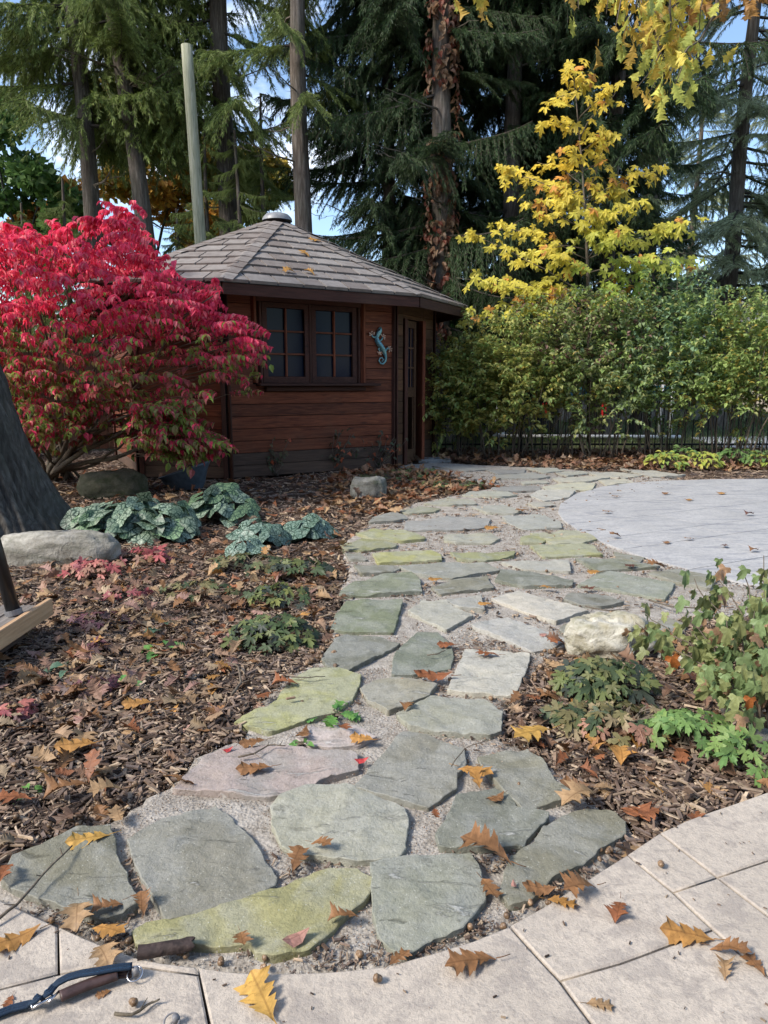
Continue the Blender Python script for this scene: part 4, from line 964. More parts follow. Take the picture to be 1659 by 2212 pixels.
spruce('spruce with a thick grey trunk just right of the pale wooden pole', gx_(500, 16.5), 16.5, (-.05, 0), .27, 'md', 6.2, 13, 46, lin(5, .95, 12, .8), seed=3, bare=12)
spruce('lone tall spruce trunk rising straight behind the hut roof vent', gx_(655, 15), 15, (0, 0), .205, 'md', 6.3, 13, 15, lin(6, .75, 12, .85), seed=4, bare=9, barez=(3.5, 9))
# low spreading young spruces that close the gap behind the red bush
for k, (u, y, hh, ss) in enumerate([(150, 15.8, 5.2, .75), (300, 15.4, 4.4, .6), (385, 16.2, 4.7, .6), (520, 15.4, 6.0, .8), (575, 16.0, 6.9, .65), (455, 16, 6.4, .7), (60, 17, 5.0, .7)]):
    lab = ['low dark green spruce boughs behind the red bush, left of the leaning trunk', 'low bushy spruce behind the red bush at the foot of the leaning trunk', 'low spruce behind the foot of the pale wooden pole', 'dense low spruce hanging over the left slope of the hut roof', 'taller dense spruce just left of the lone straight trunk', 'low spruce between the pale pole and the thick grey trunk', 'small spruce at the far left behind the oak trunk'][k]
    spruce(lab, gx_(u, y), y, (0, 0), .09, 'md', 1.6, hh, 62, (lambda hh, ss: lambda z: ss*(1.05-.85*z/hh))(hh, ss), top=hh+.2, seed=20+k, bare=0, group='low spruces behind the hut')
# dark drooping spruces in the centre
E_ = [(838, 16.5, .16, 2.0, 13, 120, .95, 'dark drooping spruce at the left edge of the dark group, right of the sky gap'), (950, 15, .25, 1.6, 13, 88, .95, 'dark spruce with russet creeper leaves on its trunk'), (1100, 16, .22, 1.4, 13, 88, .95, 'dark spruce with a bare grey trunk showing between the creeper trunk and the yellow maple'),
      (1200, 17.5, .18, 1.6, 13, 90, .98, 'dark spruce directly behind the yellow maple'), (1310, 16, .2, 1.6, 13, 85, 1.0, 'dark drooping spruce right behind the top of the yellow maple'), (1400, 17.5, .2, 1.2, 8.8, 60, .9, 'dark spruce at the right edge of the dark group')]
for k, (u, y, r0, z0, z1, n_, s_, lab) in enumerate(E_):
    spruce(lab, gx_(u, y), y, (0, 0), r0, 'dk', z0, z1, n_, (lambda k, s_: lambda z: s_*(.80+.03*z if k == 0 else (1.0 if k != 5 else (1.1-.07*z)*.62)))(k, s_), seed=40+k, bare=10, group='dark drooping spruces behind the hedge')
spruce('pale grey-green spruce with a bare trunk at the right edge, against the sky', gx_(1570, 19), 19, (.1, 0), .23, 'lt', 3.0, 16, 85, lin(4, 1.15, 13, .9), seed=60, group='pale spruces at the right', bare=16, barez=(1.5, 9))
spruce('second pale spruce, cut off by the right edge of the view', gx_(1760, 21), 21, (0, 0), .25, 'lt', 1.5, 14, 80, lin(4, 1.25, 13, .9), seed=61, group='pale spruces at the right', bare=6)
spruce('thin pale spruce between the dark group and the right-hand trunk', gx_(1490, 24), 24, (0, 0), .15, 'lt', 1.0, 10, 55, lin(1, 1.1, 10, .4), top=11, seed=62, group='pale spruces at the right', bare=4)
spruce('bushy spruce added unseen beyond the left edge to shade the board fence', -9.6, 10.4, (0, 0), .22, 'md', .6, 12, 110, lin(0, 1.15, 12, .6), seed=70, group='unseen spruces added for shade', bare=0)  # out-of-view tree added to cast shade on the board fence
# russet creeper on the second dark spruce
def leafy(mb, P, T, N, S, C, tm=ELL): scatter(mb, tm, P, basis(T, N), S, C)
mbv = MB(); n = 900; ex = gx_(950, 15); zz = rng.uniform(2.2, 8.5, n); a = rng.uniform(PI, 2*PI, n); rr = .25+rng.uniform(0, .10, n); keep = (fbm(P3(zz*1.3, a*1.0), 3, 3) > -.15); zz, a, rr = zz[keep], a[keep], rr[keep]; n = len(zz)
P = np.stack([ex+rr*np.cos(a), 15+rr*np.sin(a), zz], 1); T = np.stack([rng.normal(0, .5, n), rng.normal(-.3, .3, n), -np.ones(n)], 1); N_ = np.stack([np.cos(a), np.sin(a), np.full(n, .3)], 1)
pal = np.array([(.30, .17, .09), (.24, .13, .08), (.24, .07, .04), (.34, .22, .13)]); leafy(mbv, P, T, N_, rng.uniform(.12, .2, n), pal[rng.integers(0, 4, n)]*rng.uniform(.7, 1.1, (n, 1)), ELLW)
ob = mbv.build('creeper', M['leafA']); tag(ob, 'russet creeper leaves climbing the trunk of a dark spruce', 'climbing plant')

def leaf_clumps(name, parent, centers, radii, n, size, pal, flat=.6, mat='leafA', tm=DIA, kind='stuff', up=.5):
    mb = MB(); centers = np.asarray(centers, float); radii = np.asarray(radii, float); w = radii**2.2; w /= w.sum(); ci = rng.choice(len(centers), n, p=w)
    d = rng.normal(0, 1, (n, 3)); d /= np.linalg.norm(d, axis=1)[:, None]; q = rng.random(n)**.4
    P = centers[ci]+d*(radii[ci]*q)[:, None]*[1, 1, flat]; T = d*.6+rng.normal(0, .6, (n, 3)); T[:, 2] -= .3; N_ = rng.normal(0, 1, (n, 3)); N_[:, 2] += up*2
    ck = rng.integers(0, len(pal), len(centers)); pal = np.array(pal); C = pal[np.where(rng.random(n) < .6, ck[ci], rng.integers(0, len(pal), n))]*rng.uniform(.65, 1.25, (n, 1))
    scatter(mb, tm, P, basis(T, N_), size*rng.uniform(.7, 1.3, n), C); o = mb.build(name, M[mat], parent)
    if kind: tag(o, kind=kind)
    return o
def broadleaf(label, x, y, h, r0, blobs, n, size, pal, group, cat='tree', nbr=9, name='maple_tree'):
    t = thing(name, (x, y, 0), label, cat, group); P = curve((x, y, 0), (x+.3, y, h*.8), 12, .3, x); V, F = trunk_mesh(P, np.linspace(r0, r0*.3, 12), 12, .1, 3); mk('trunk', V, F, M['oakbark'], t, True)
    cs = []; rs = []
    for (bx, by, bz, br_) in blobs:
        for k in range(7):
            d = rng.normal(0, 1, 3); d /= np.linalg.norm(d); cs.append((x+bx+d[0]*br_*.7, y+by+d[1]*br_*.7, bz+d[2]*br_*.6)); rs.append(br_*rng.uniform(.28, .5))
        V, F = tube(curve(P[5 if bz < h*.7 else 8], (x+bx, y+by, bz), 6, .2, bx), np.linspace(r0*.35, .02, 6), 5); mk('limb', V, F, M['oakbark'], t, True)
    leaf_clumps('crown', t, cs, rs, n, size, pal); return t
GRN = [(.12, .22, .06), (.16, .27, .075), (.08, .16, .05)]; AUT = [(.55, .32, .06), (.60, .42, .09), (.34, .28, .08), (.50, .24, .06)]; YEL = [(.5, .36, .06), (.36, .33, .08), (.2, .24, .07)]
broadleaf('green broadleaf tree at the far left behind the fence', gx_(30, 20), 20, 6.5, .16, [(-.8, 0, 5.2, 1.5), (.7, .5, 6.2, 1.4), (-.2, 0, 7.6, 1.3), (1.4, 0, 4.8, 1.1), (-2.2, .3, 6.2, 1.6)], 10000, .17, GRN, 'broadleaf trees behind the spruces')
broadleaf('orange and yellow autumn maple behind the leaning spruce trunk', gx_(300, 22), 22, 7, .16, [(-1.6, 0, 6.0, 1.2), (.6, 0, 7.0, 1.5), (-.3, 0, 8.4, 1.3), (1.8, .2, 6.3, 1.4), (-2.6, 0, 5.4, 1.2), (1.6, 0, 8.0, 1.2)], 15000, .16, AUT, 'broadleaf trees behind the spruces')
broadleaf('golden autumn tree behind the thick grey spruce trunk', gx_(520, 23), 23, 7, .16, [(-.8, 0, 6.4, 1.3), (.7, 0, 5.8, 1.2), (0, 0, 7.8, 1.2), (.9, 0, 7.2, .9)], 10000, .16, YEL, 'broadleaf trees behind the spruces')
broadleaf('green and yellow tree low behind the dark spruces', gx_(1000, 25), 25, 6, .2, [(-1, 0, 3.2, 1.6), (1.5, 0, 3.8, 1.8), (4, 0, 3.2, 1.8), (6, 0, 4, 1.7)], 9000, .2, GRN+[(.3, .26, .06)], 'broadleaf trees behind the spruces')
broadleaf('reddish shrub tree far beyond the fence at the right edge', gx_(1500, 27), 27, 3, .12, [(-1, 0, 2.2, 1.0), (1.5, 0, 2.2, 1.1), (4, 0, 2.4, 1.2)], 4000, .2, [(.3, .12, .05), (.12, .13, .05), (.35, .24, .08)], 'broadleaf trees behind the spruces')
# distant woods close the view at eye level
cs = [(x, 42+rng.uniform(-3, 3), rng.uniform(1, 4.5)) for x in np.arange(-34, 40, 1.3)]
tag(leaf_clumps('distant_woods', None, cs, [2.0+rng.random()*1.2 for _ in cs], 26000, .42, GRN+[(.07, .09, .04), (.2, .17, .06)], 1.0), kind='stuff')
pole = thing('utility_pole', (gx_(430, 14), 14, 0), 'pale weathered wooden pole standing in front of the spruces left of the hut roof', 'pole')
px0 = AT(433, 520, 14); px1 = AT(403, 98, 14); dd = (px1-px0)/(px1[2]-px0[2]); Pp = np.array([px0+dd*(z-px0[2]) for z in np.linspace(0, px1[2], 16)])
V, F = tube(Pp, np.linspace(.116, .098, 16), 20); mk('shaft', V, F, M['pole'], pole, True)
V, F = tube([Pp[-1]+[-.03, 0, .0], Pp[-1]+[-.03, 0, .08], Pp[-1]+[.04, 0, .1]], .008, 5); mk('hook', V, F, M['black'], pole)

# the big oak at the left, its crown out of sight above
oak = thing('oak_tree', (-3.05, 5.45, 0), 'thick furrowed oak trunk leaning in at the left edge', 'tree')
zz = np.concatenate([np.linspace(-.08, 2.2, 150), np.linspace(2.3, 8, 30)]); n = 190
c0 = np.array([-3.22, 5.75]); cx = c0[0]-.22*zz-.015*zz**2; cy = c0[1]+.05*zz
th = np.arange(n)*2*PI/n; ZZ, TH = np.meshgrid(zz, th, indexing='ij')
rad = .37+.30*np.exp(-np.maximum(ZZ, 0)*2.6)+.05*np.exp(-np.maximum(ZZ, 0)*3)*np.sin(TH*5+.6)-.008*np.maximum(ZZ, 0)
arc = TH*7.5; w1 = fbm(P3(arc*.8, 0*arc)+np.stack([0*ZZ, ZZ*1.3, 0*ZZ], -1), 11, 3)*1.6
ridge = 1-np.abs(((arc*1.15+w1+ZZ*.25) % 1)*2-1); ridge2 = fbm(np.stack([np.cos(TH)*7, np.sin(TH)*7, ZZ*3.2], -1), 9, 4); rad = rad+.038*np.clip(ridge*1.5-.35, 0, 1)**.7+.032*ridge2
V = np.stack([cx[:, None]+rad*np.cos(TH), cy[:, None]+rad*np.sin(TH), ZZ], -1).reshape(-1, 3); i, j = np.meshgrid(np.arange(len(zz)-1), np.arange(n), indexing='ij'); a = (i*n+j).ravel(); b2 = (i*n+(j+1) % n).ravel()
mk('trunk', V, np.concatenate([np.stack([a, b2, b2+n], 1), np.stack([a, b2+n, a+n], 1)]), M['oakbark'], oak, True)
# a second oak just outside the right edge holds yellow leaves over the top right of the view
yo = thing('oak_tree', (5.4, 5.6, 0), 'yellowing oak whose leafy branches hang into the top right corner', 'tree')
Pt = curve((5.4, 5.6, 0), (5.2, 5.6, 7.5), 14, .2, 3); V, F = trunk_mesh(Pt, np.linspace(.26, .14, 14), 20, .1, 8); mk('trunk', V, F, M['oakbark'], yo, True)
YO = [(.66, .54, .09), (.55, .55, .11), (.68, .48, .08), (.58, .38, .08), (.42, .46, .10)]
tips = [(1040, -10), (1010, 5), (1230, -10), (1250, 20), (1300, -20), (1310, 30), (1330, 60), (1380, 20), (1400, 60), (1420, 110), (1390, 150), (1375, 190), (1400, 205), (1440, 90), (1450, 140), (1470, 60), (1500, 30), (1480, -10), (1540, -20), (1560, 10), (1600, -10), (1640, 5), (1350, -20), (1420, -10), (1460, 180), (1430, 180), (1410, 20), (1345, 90), (1490, 100), (1380, 100), (1510, 70)]
lv = []
mbl = MB()
for k, (u, v) in enumerate(tips):
    Y = 5.2+rng.uniform(-.5, .6); e = AT(u, v, Y); s = AT(u+rng.uniform(20, 90), v-rng.uniform(180, 260), Y+.2); c = curve(s, e, 8, .12, k)
    V, F = tube(c, np.linspace(.010, .003, 8), 4); mk('branch', V, F, M['twigbark'], yo, True)
    c2 = curve(Pt[11]+[0, 0, rng.uniform(-.5, .8)], s, 8, .3, k+50, -.4); V, F = tube(c2, np.linspace(.045, .011, 8), 5); mk('limb', V, F, M['twigbark'], yo, True)
    for q in range(17): lv.append((c[int(rng.integers(2, 8))]+rng.normal(0, .07, 3), k))
for i_, (p, k) in enumerate(lv):
    tdir = np.array([rng.normal(0, .5), rng.normal(0, .5), -1.0]); Rm = basis(tdir[None], rng.normal(0, 1, (1, 3)))[0]; cc = YO[(k+(i_ % 3)) % 5] if k not in (16, 18, 19, 20, 21) else (.42, .22, .06); cc = np.array(cc)*rng.uniform(.8, 1.1)
    if i_ % 2 == 0 and i_//2 < 270:
        if 'YM' not in globals(): YM = [mesh_of('leaf', V_, F_, M['leafO']) for V_, F_ in OAK[:3]]
        link('leaf', YM[i_ % 3], yo, p, Rm, rng.uniform(.09, .135), cc)
    else: scatter(mbl, OAK[i_ % 3], p[None], Rm[None], np.array([rng.uniform(.09, .135)]), cc[None])
tag(mbl.build('foliage', M['leafA'], yo), kind='stuff')

# ================================================================= YELLOW MAPLE SAPLING behind the hedge
MY = 11.7; mp_ = thing('maple_sapling', (gx_(1268, MY), MY+.0, 0), 'slender young maple with bright yellow leaves rising behind the hedge', 'tree')
st_px = [(1272, 980), (1272, 800), (1270, 600), (1265, 480), (1257, 350), (1249, 270), (1244, 210), (1238, 165)]
SP = np.array([AT(u, v, MY) for u, v in st_px]); SP[0, 2] = 0; V, F = tube(SP, [.035, .032, .026, .02, .014, .011, .008, .004], 7); mk('stem', V, F, M['twigbark'], mp_, True)
br_px = [((1270, 640), (1010, 500), 26), ((1270, 660), (985, 600), 30), ((1270, 700), (1010, 690), 16), ((1268, 560), (1080, 490), 24), ((1268, 540), (1150, 545), 14), ((1266, 500), (1120, 430), 14), ((1262, 440), (1085, 372), 26), ((1258, 400), (1160, 350), 12), ((1262, 470), (1300, 330), 18), ((1258, 410), (1190, 450), 16), ((1262, 430), (1420, 370), 20), ((1266, 500), (1390, 440), 18),
         ((1268, 560), (1500, 480), 30), ((1268, 590), (1440, 560), 34), ((1270, 620), (1500, 560), 24), ((1270, 640), (1400, 620), 30), ((1250, 290), (1180, 270), 12), ((1250, 300), (1330, 200), 4), ((1248, 260), (1320, 195), 14), ((1252, 330), (1320, 290), 18), ((1244, 220), (1200, 210), 10), ((1240, 180), (1240, 150), 12), ((1243, 200), (1275, 170), 10), ((1270, 600), (1210, 560), 22), ((1268, 530), (1280, 450), 26),
         ((1264, 470), (1200, 400), 18), ((1268, 560), (1340, 500), 28), ((1270, 650), (1150, 630), 26), ((1270, 690), (1330, 640), 22), ((1270, 690), (1080, 660), 24), ((1262, 440), (1350, 420), 18), ((1256, 370), (1230, 330), 12), ((1270, 650), (1060, 610), 22)]
MM = [mesh_of('leaf', V_, F_, M['leafO']) for V_, F_ in MAPLE]; mby = MB(); cnt = 0
for k, (a, b2, n_) in enumerate(br_px):
    Yo = MY+rng.uniform(-.7, .6); s = AT(*a, MY); e = AT(*b2, Yo); c = curve(s, e, 9, .06, k, -.06); V, F = tube(c, np.linspace(.009, .003, 9), 4); mk('branch', V, F, M['twigbark'], mp_, True)
    for q in range(int(n_*1.4)):
        t = rng.uniform(.25, 1.02); p = np.array([np.interp(t, np.linspace(0, 1, 9), c[:, i]) for i in range(3)])+rng.normal(0, 1, 3)*[.10, .12, .06]
        u_, v_ = proj(p); g = np.clip((v_-380)/240, 0, 1)*(.9 if u_ > 1230 else .35)+rng.uniform(0, .25); col = np.array((.72, .53, .06))*(1-g)+np.array((.36, .46, .08))*g
        r_ = rng.random(); col = col if r_ > .08 else np.array((.66, .32, .07)); col = col*rng.uniform(.8, 1.15)
        td = np.array([rng.normal(0, .8)+(.4 if b2[0] > a[0] else -.4), -.5+rng.normal(0, .4), rng.uniform(-1.3, -.2)]); nh = np.array([rng.normal(0, .3), -.75, .9]); Rm = basis(td[None], nh[None])[0]; sz = rng.uniform(.17, .27)
        if cnt % 3 and cnt < 440: link('leaf', MM[cnt % 4], mp_, p, Rm, sz, col)
        else: scatter(mby, MAPLE[cnt % 4], p[None], Rm[None], np.array([sz]), col[None])
        cnt += 1
tag(mby.build('foliage', M['leafA'], mp_), kind='stuff')

# ================================================================= SHRUBS
def sprays(mb, tips, dirs, ln, leaves, size, colf, tm=ELLW, hang=.9, keep=None):
    """short arching twigs carrying pairs of drooping leaves"""
    for P0, d, L_ in zip(tips, dirs, ln):
        d = d/np.linalg.norm(d); t = (np.arange(leaves)+.5)/leaves; sd = np.where(np.arange(leaves) % 2, 1, -1); side = np.cross(d, [0, 0, 1.0]); side /= np.linalg.norm(side)+1e-9
        q = P0+d*(L_*t)[:, None]; q[:, 2] += .12*L_*np.sin(t*PI)-.1*L_*t
        T = side*sd[:, None]*.55+d*.5+np.array([0, 0, -hang])+rng.normal(0, .22, (leaves, 3)); N_ = d*.2+np.array([0, 0, .6])+side*sd[:, None]*.7+rng.normal(0, .25, (leaves, 3))
        if keep is not None: keep.append((q, T, N_))
        S = size*rng.uniform(.75, 1.2, leaves); scatter(mb, tm, q, basis(T, N_), S, colf(q))
def inpx(P, poly):
    u, v = proj(P); return inpoly(u, v, np.array(poly))
# red burning bush
bb = thing('burning_bush', (-3.9, 8.6, 0), 'crimson burning bush spreading in front of the left side of the hut', 'shrub')
sil = [(-160, 520), (0, 492), (70, 488), (110, 495), (150, 485), (190, 490), (240, 462), (300, 455), (330, 490), (350, 520), (352, 555), (400, 580), (405, 600), (482, 612), (490, 640), (470, 665), (560, 690), (588, 735), (598, 770), (560, 820), (583, 845), (560, 853), (520, 830), (470, 845), (450, 870), (420, 900), (470, 930), (520, 962), (505, 975), (440, 985), (400, 1000), (360, 990), (300, 960), (260, 960), (290, 905), (250, 860), (150, 930), (60, 960), (-160, 950)]
base = np.array([-4.2, 8.9, 0.0])
def bbcol(q):
    n = len(q); u, v = proj(q); g = np.clip((v-610)/330+.25*fbm(q*1.6, 4, 3)+rng.normal(0, .10, n), 0, 1)
    s = rng.random(n); red = np.where((s < .5)[:, None], (.88, .085, .17), (.72, .045, .12)); red = np.where((s > .80)[:, None], (.90, .22, .26), red)
    dull = np.array((.45, .13, .12)); gr = np.where((rng.random(n) < .6)[:, None], (.28, .40, .08), (.36, .33, .12)); mixg = (g > .33+rng.normal(0, .13, n)) & (rng.random(n) < .35+.45*g)
    c = np.where(mixg[:, None], gr, red); dl = (g > .35) & (rng.random(n) < .3); c = np.where(dl[:, None], dull, c); return c*rng.uniform(.75, 1.15, (n, 1))
mbb = MB(); tp = []; keepL = []
while len(tp) < 1020:
    u, v = rng.uniform(-140, 600), rng.uniform(455, 1000)
    if not inpoly(np.array([u]), np.array([v]), np.array(sil))[0]: continue
    dens_low = 1 if v < 760 else (.7 if u < 270 else .42)
    if rng.random() > dens_low: continue
    # thickness shrinks towards the outline of the crown
    w = 1-max(abs(u-180)/430, abs(v-700)/330)**2; Y = 7.9+rng.uniform(-1, 1)*(.25+.95*max(w, 0)); 
    tp.append(AT(u, v, Y))
extra = [AT(rng.uniform(270, 500), rng.uniform(880, 1000), 7.3+rng.uniform(-.2, .3)) for _ in range(500)]; extra = [p for p in extra if inpx(np.array([p]), [(275, 905), (330, 870), (420, 880), (470, 925), (515, 965), (440, 985), (400, 1005), (350, 990), (300, 965)])[0] and rng.random() < .6]
extra += [p for p in [AT(rng.uniform(40, 290), rng.uniform(820, 975), rng.uniform(7.5, 8.3)) for _ in range(170)]]
tp = np.array(tp+extra)
if True:
    # tie the tips into flat tiers like the plant's own layers
    lay = np.round((tp[:, 2]+.18*fbm(tp*[1, 1, .1], 6, 2))/.16)*.16; tp[:, 2] = lay*.85+tp[:, 2]*.15+rng.normal(0, .015, len(tp))
    out = tp-base; out[:, 2] *= .15; dirs = out/np.linalg.norm(out, axis=1)[:, None]+rng.normal(0, .45, (len(tp), 3))*[1, 1, .25]; dirs[:, 2] = np.clip(dirs[:, 2], -.2, .35)
    dirs /= np.linalg.norm(dirs, axis=1)[:, None]; lnn = rng.uniform(.26, .44, len(tp)); k = inpx(tp+dirs*(lnn+.06)[:, None], sil); dirs[~k, :2] *= -1; k2 = inpx(tp+dirs*(lnn+.06)[:, None], sil); lnn[~k2] *= .45
    sprays(mbb, tp, dirs, lnn, 19, .076, bbcol, ELL, 1.1)
tag(mbb.build('foliage', M['leafA'], bb), kind='stuff')
BL = [mesh_of('leaf', *ELLW, M['leafO'])]
for i in range(280):
    p = tp[rng.integers(len(tp))]+rng.normal(0, .06, 3)+[0, -.12, 0]; col = bbcol(p[None])[0]
    Rm = basis(np.array([[rng.normal(0, .5), rng.normal(-.2, .3), -1]]), np.array([[rng.normal(0, .4), -.8, .6]]))[0]; link('leaf', BL[0], bb, p, Rm, rng.uniform(.085, .12), col)
stems = []
for k in range(15):
    e = tp[rng.integers(len(tp))]; b0 = base+[rng.uniform(-.25, .3), rng.uniform(-.2, .2), 0]; c = curve(b0, e, 12, .25, k, rng.uniform(-.25, .1)); r0 = rng.uniform(.014, .032); V, F = tube(c, np.linspace(r0, .006, 12), 6); mk('branch', V, F, M['twigbark'], bb, True)
for k, (u, v, Y) in enumerate([(245, 905, 7.6), (300, 880, 7.4), (330, 900, 7.2), (190, 880, 8), (120, 860, 8.2), (400, 870, 7.4), (430, 930, 7.3)]):
    c = curve(base+[0, -.1, .03], AT(u, v, Y), 12, .15, k+90, -.05); V, F = tube(c, np.linspace(.036, .012, 12), 7); mk('branch', V, F, M['twigbark'], bb, True)
mt = MB()
for i in range(420):
    p = tp[rng.integers(len(tp))]; q = base*[1, 1, 0]+[0, 0, max(.2, p[2]*.6)]; s = p+(q-p)*rng.uniform(.15, .35); V, F = tube(curve(s, p, 5, .05, i), np.linspace(.006, .003, 5), 3); mt.add(V, F)
tag(mt.build('twigs', M['twigbark'], bb), kind='stuff')

# green hedge of the same kind along the fence
HG = [(.26, .36, .10), (.32, .41, .13), (.38, .40, .15), (.22, .32, .10)]
hl = ['yellow-green hedge shrub directly right of the hut', 'hedge shrub with greenish yellow leaves below the lower maple branch', 'hedge shrub in front of the maple stem, tinged purple at the top', 'hedge shrub with blue-green leaves and a tall middle shoot', 'tallest blue-green hedge shrub', 'hedge shrub with open stems showing the fence at the right', 'hedge shrub cut off by the right edge', 'hedge shrub outside the right edge']
hs = [(985, 11.6, .75, 1.62, 800), (1085, 11.3, .8, 1.95, 820), (1195, 11.4, .85, 2.15, 850), (1310, 11.3, .8, 2.25, 850), (1440, 11.4, .8, 2.45, 850), (1560, 11.2, .85, 2.15, 850), (1670, 11.0, .85, 2.2, 850), (1850, 11.0, 1.0, 2.1, 500)]
for k, (u, Y, rx, top_, n_) in enumerate(hs):
    x = gx_(u, Y, 850); t = thing('hedge_shrub', (x, Y, 0), hl[k], 'shrub', 'hedge shrubs along the metal fence'); mb = MB(); m = int(n_*.66)
    d = rng.normal(0, 1, (m, 3)); d /= np.linalg.norm(d, axis=1)[:, None]; q = rng.random(m)**.33
    zc = top_*.57; tp2 = np.array([x, Y, zc])+d*q[:, None]*[rx*1.12, .62, top_*.45]; low = tp2[:, 2] < (.40 if k < 2 else .80); tp2 = tp2[~low | (rng.random(m) < (.4 if k < 2 else .22))]
    tp2 = tp2[(fbm(tp2*[2.2, 1, 2.2]+k, 9, 3) > -.22)]
    # upright shoots at the top
    sh = np.array([[x+rng.uniform(-rx, rx)*.8, Y+rng.uniform(-.4, .3), top_*rng.uniform(.88, 1.13)] for _ in range(80)]); tp2 = np.concatenate([tp2, sh]); m = len(tp2)
    dirs = (tp2-[x, Y, zc*.4])*[.7, 1, .5]+rng.normal(0, .5, (m, 3)); dirs[:, 1] -= .2
    tin = np.array([(.34, .35, .09), (.36, .36, .10), (.30, .33, .13), (.24, .31, .15), (.20, .31, .17), (.28, .37, .12), (.27, .36, .12), (.18, .25, .08)][k])
    def hc(q, tin=tin, k=k):
        n = len(q); c = np.where((rng.random(n) < .5)[:, None], tin, np.array(HG)[rng.integers(0, 4, n)]); r = rng.random(n); f = fbm(q*1.5, 12, 3)
        c = np.where(((r < .16) & (f > 0))[:, None], (.42, .34, .08), c); c = np.where(((r > .86) & (q[:, 2] > 1.5) & (k in (2, 3)))[:, None], (.26, .15, .12), c); return c*rng.uniform(.75, 1.25, (n, 1))
    h5 = m//2; dirs[:, 2] += rng.uniform(0, .5, m); sprays(mb, tp2[:h5], dirs[:h5], rng.uniform(.16, .34, h5), 10, .088, hc, ELLW, .35); sprays(mb, tp2[h5:], dirs[h5:], rng.uniform(.14, .30, m-h5), 9, .075, hc, ELLW, .75)
    tag(mb.build('foliage', M['leafA'], t), kind='stuff')
    for i in range(15):
        a = rng.uniform(-.22, .22); b0 = (x+a*1.6, Y+rng.uniform(-.12, .15), 0); e = tp2[rng.integers(m)]; e = np.array([x+(a*2.6)+rng.normal(0, .15), e[1], max(.9, e[2])])
        V, F = tube(curve(b0, e, 8, .08, i+k*9), np.linspace(rng.uniform(.007, .016), .004, 8), 5); mk('stem', V, F, M['twigbark'], t, True)

# ================================================================= ROCKS, DECK, POT
def rock(label, c, size, seed, mat, sq=2.6, rz=0, name='rock', rough=.22, group=None, lift=.25, res=40):
    n, m = res, res//2+4; th, ph = np.meshgrid(np.arange(n)*2*PI/n, np.linspace(-PI/2, PI/2, m))
    f = lambda a: np.sign(a)*np.abs(a)**(2/sq)
    D = np.stack([f(np.cos(ph))*f(np.cos(th)), f(np.cos(ph))*f(np.sin(th)), f(np.sin(ph))], -1)
    k = 1+rough*fbm(D*1.3+seed, seed, 3)+rough*.35*fbm(D*4+seed, seed+1, 3)+.02*fbm(D*14+seed, seed+2, 2); D = D*k[..., None]; D[..., 2] += .03*np.floor(fbm(D*2, seed, 2)*4)
    P = D*np.array(size)/2; R_ = rot_xyz(0, 0, rz); P = P@R_.T; P = P.reshape(-1, 3)+[c[0], c[1], size[2]*lift]
    F = []
    i, j = np.meshgrid(np.arange(m-1), np.arange(n), indexing='ij'); a = (i*n+j).ravel(); b2 = (i*n+(j+1) % n).ravel()
    P0 = P-[c[0], c[1], 0]; me = mesh_of(name, P0, np.concatenate([np.stack([a, b2, b2+n], 1), np.stack([a, b2+n, a+n], 1)]), M[mat], True)
    return tag(link(name, me, None, (c[0], c[1], 0)), label, 'rock', group)
rock('long flat pale limestone rock at the left, in front of the oak trunk', G(128, 1212), (.80, .30, .26), 3, 'limestone', 3.0, .06, lift=.30)
rock('mossy brown boulder between the silver-leaved clump and the hut', G(246, 1066), (.72, .55, .36), 5, 'mossrock', 2.5, .2)
rock('small blocky grey-green rock standing alone in the mulch in front of the hut', G(795, 1072), (.37, .25, .25), 8, 'greyrock', 4.0, -.1, lift=.35)
rock('large pale knobbly rock at the right edge of the path beside the ninebark', G(1322, 1432)+[0, .10, 0], (.33, .22, .215), 11, 'palerock', 2.4, -.25, rough=.42, lift=.36, res=70)
rock('whitish lump leaning against the left side of the large pale rock', G(1252, 1420)+[0, .04, 0], (.11, .13, .15), 13, 'palerock', 2.5, .1, lift=.4)
rock('small striped grey cobble under the ninebark, right of the large pale rock', G(1430, 1398), (.085, .06, .05), 14, 'limestone', 2.2, .3)
rock('white cobble under the ninebark', G(1482, 1440), (.085, .07, .065), 15, 'palerock', 2.2, 0)
rock('little grey stone left of the white cobble under the ninebark', G(1435, 1425), (.06, .05, .045), 16, 'greyrock', 2.2, 0)
rock('dark stone half hidden at the right edge of the view below the ninebark', G(1640, 1600), (.08, .07, .06), 17, 'greyrock', 2.2, 0)

DZ = .145
c1 = G(108, 1297, DZ); c2 = G(0, 1365, DZ); e_ = (c2-c1)/np.linalg.norm(c2-c1); b_ = np.array([-e_[1], e_[0], 0]);
if b_[0] > 0: b_ = -b_
deck = thing('wooden_deck', (c1[0], c1[1], 0), 'corner of a low weathered wooden deck with a pale new edge board', 'deck')
R3 = np.stack([e_, np.cross([0, 0, 1.0], e_), np.array([0, 0, 1.0])], 1)
V, F = cbox(2.4, .028, .085, .004); link('edge_board', mesh_of('edge_board', V, F, M['newwood']), deck, c1+e_*1.2-[0, 0, .030], R3)
V, F = cbox(2.3, .088, .026, .004); pm = mesh_of('plank', V, F, M['deckwood'])
for i in range(9): link('plank', pm, deck, c1+e_*1.22+b_*(.062+i*.093)-[0, 0, .014], R3)
V, F = cbox(2.2, .8, .10, .004); link('frame', mesh_of('frame', V, F, M['greywood']), deck, c1+e_*1.25+b_*.45-[0, 0, .085], R3)
q0 = G(31, 1328, DZ); q1 = AT(-28, 1120, q0[1]+.02); post = thing('rail_post', q0, 'black metal rail post leaning on the corner of the wooden deck', 'post')
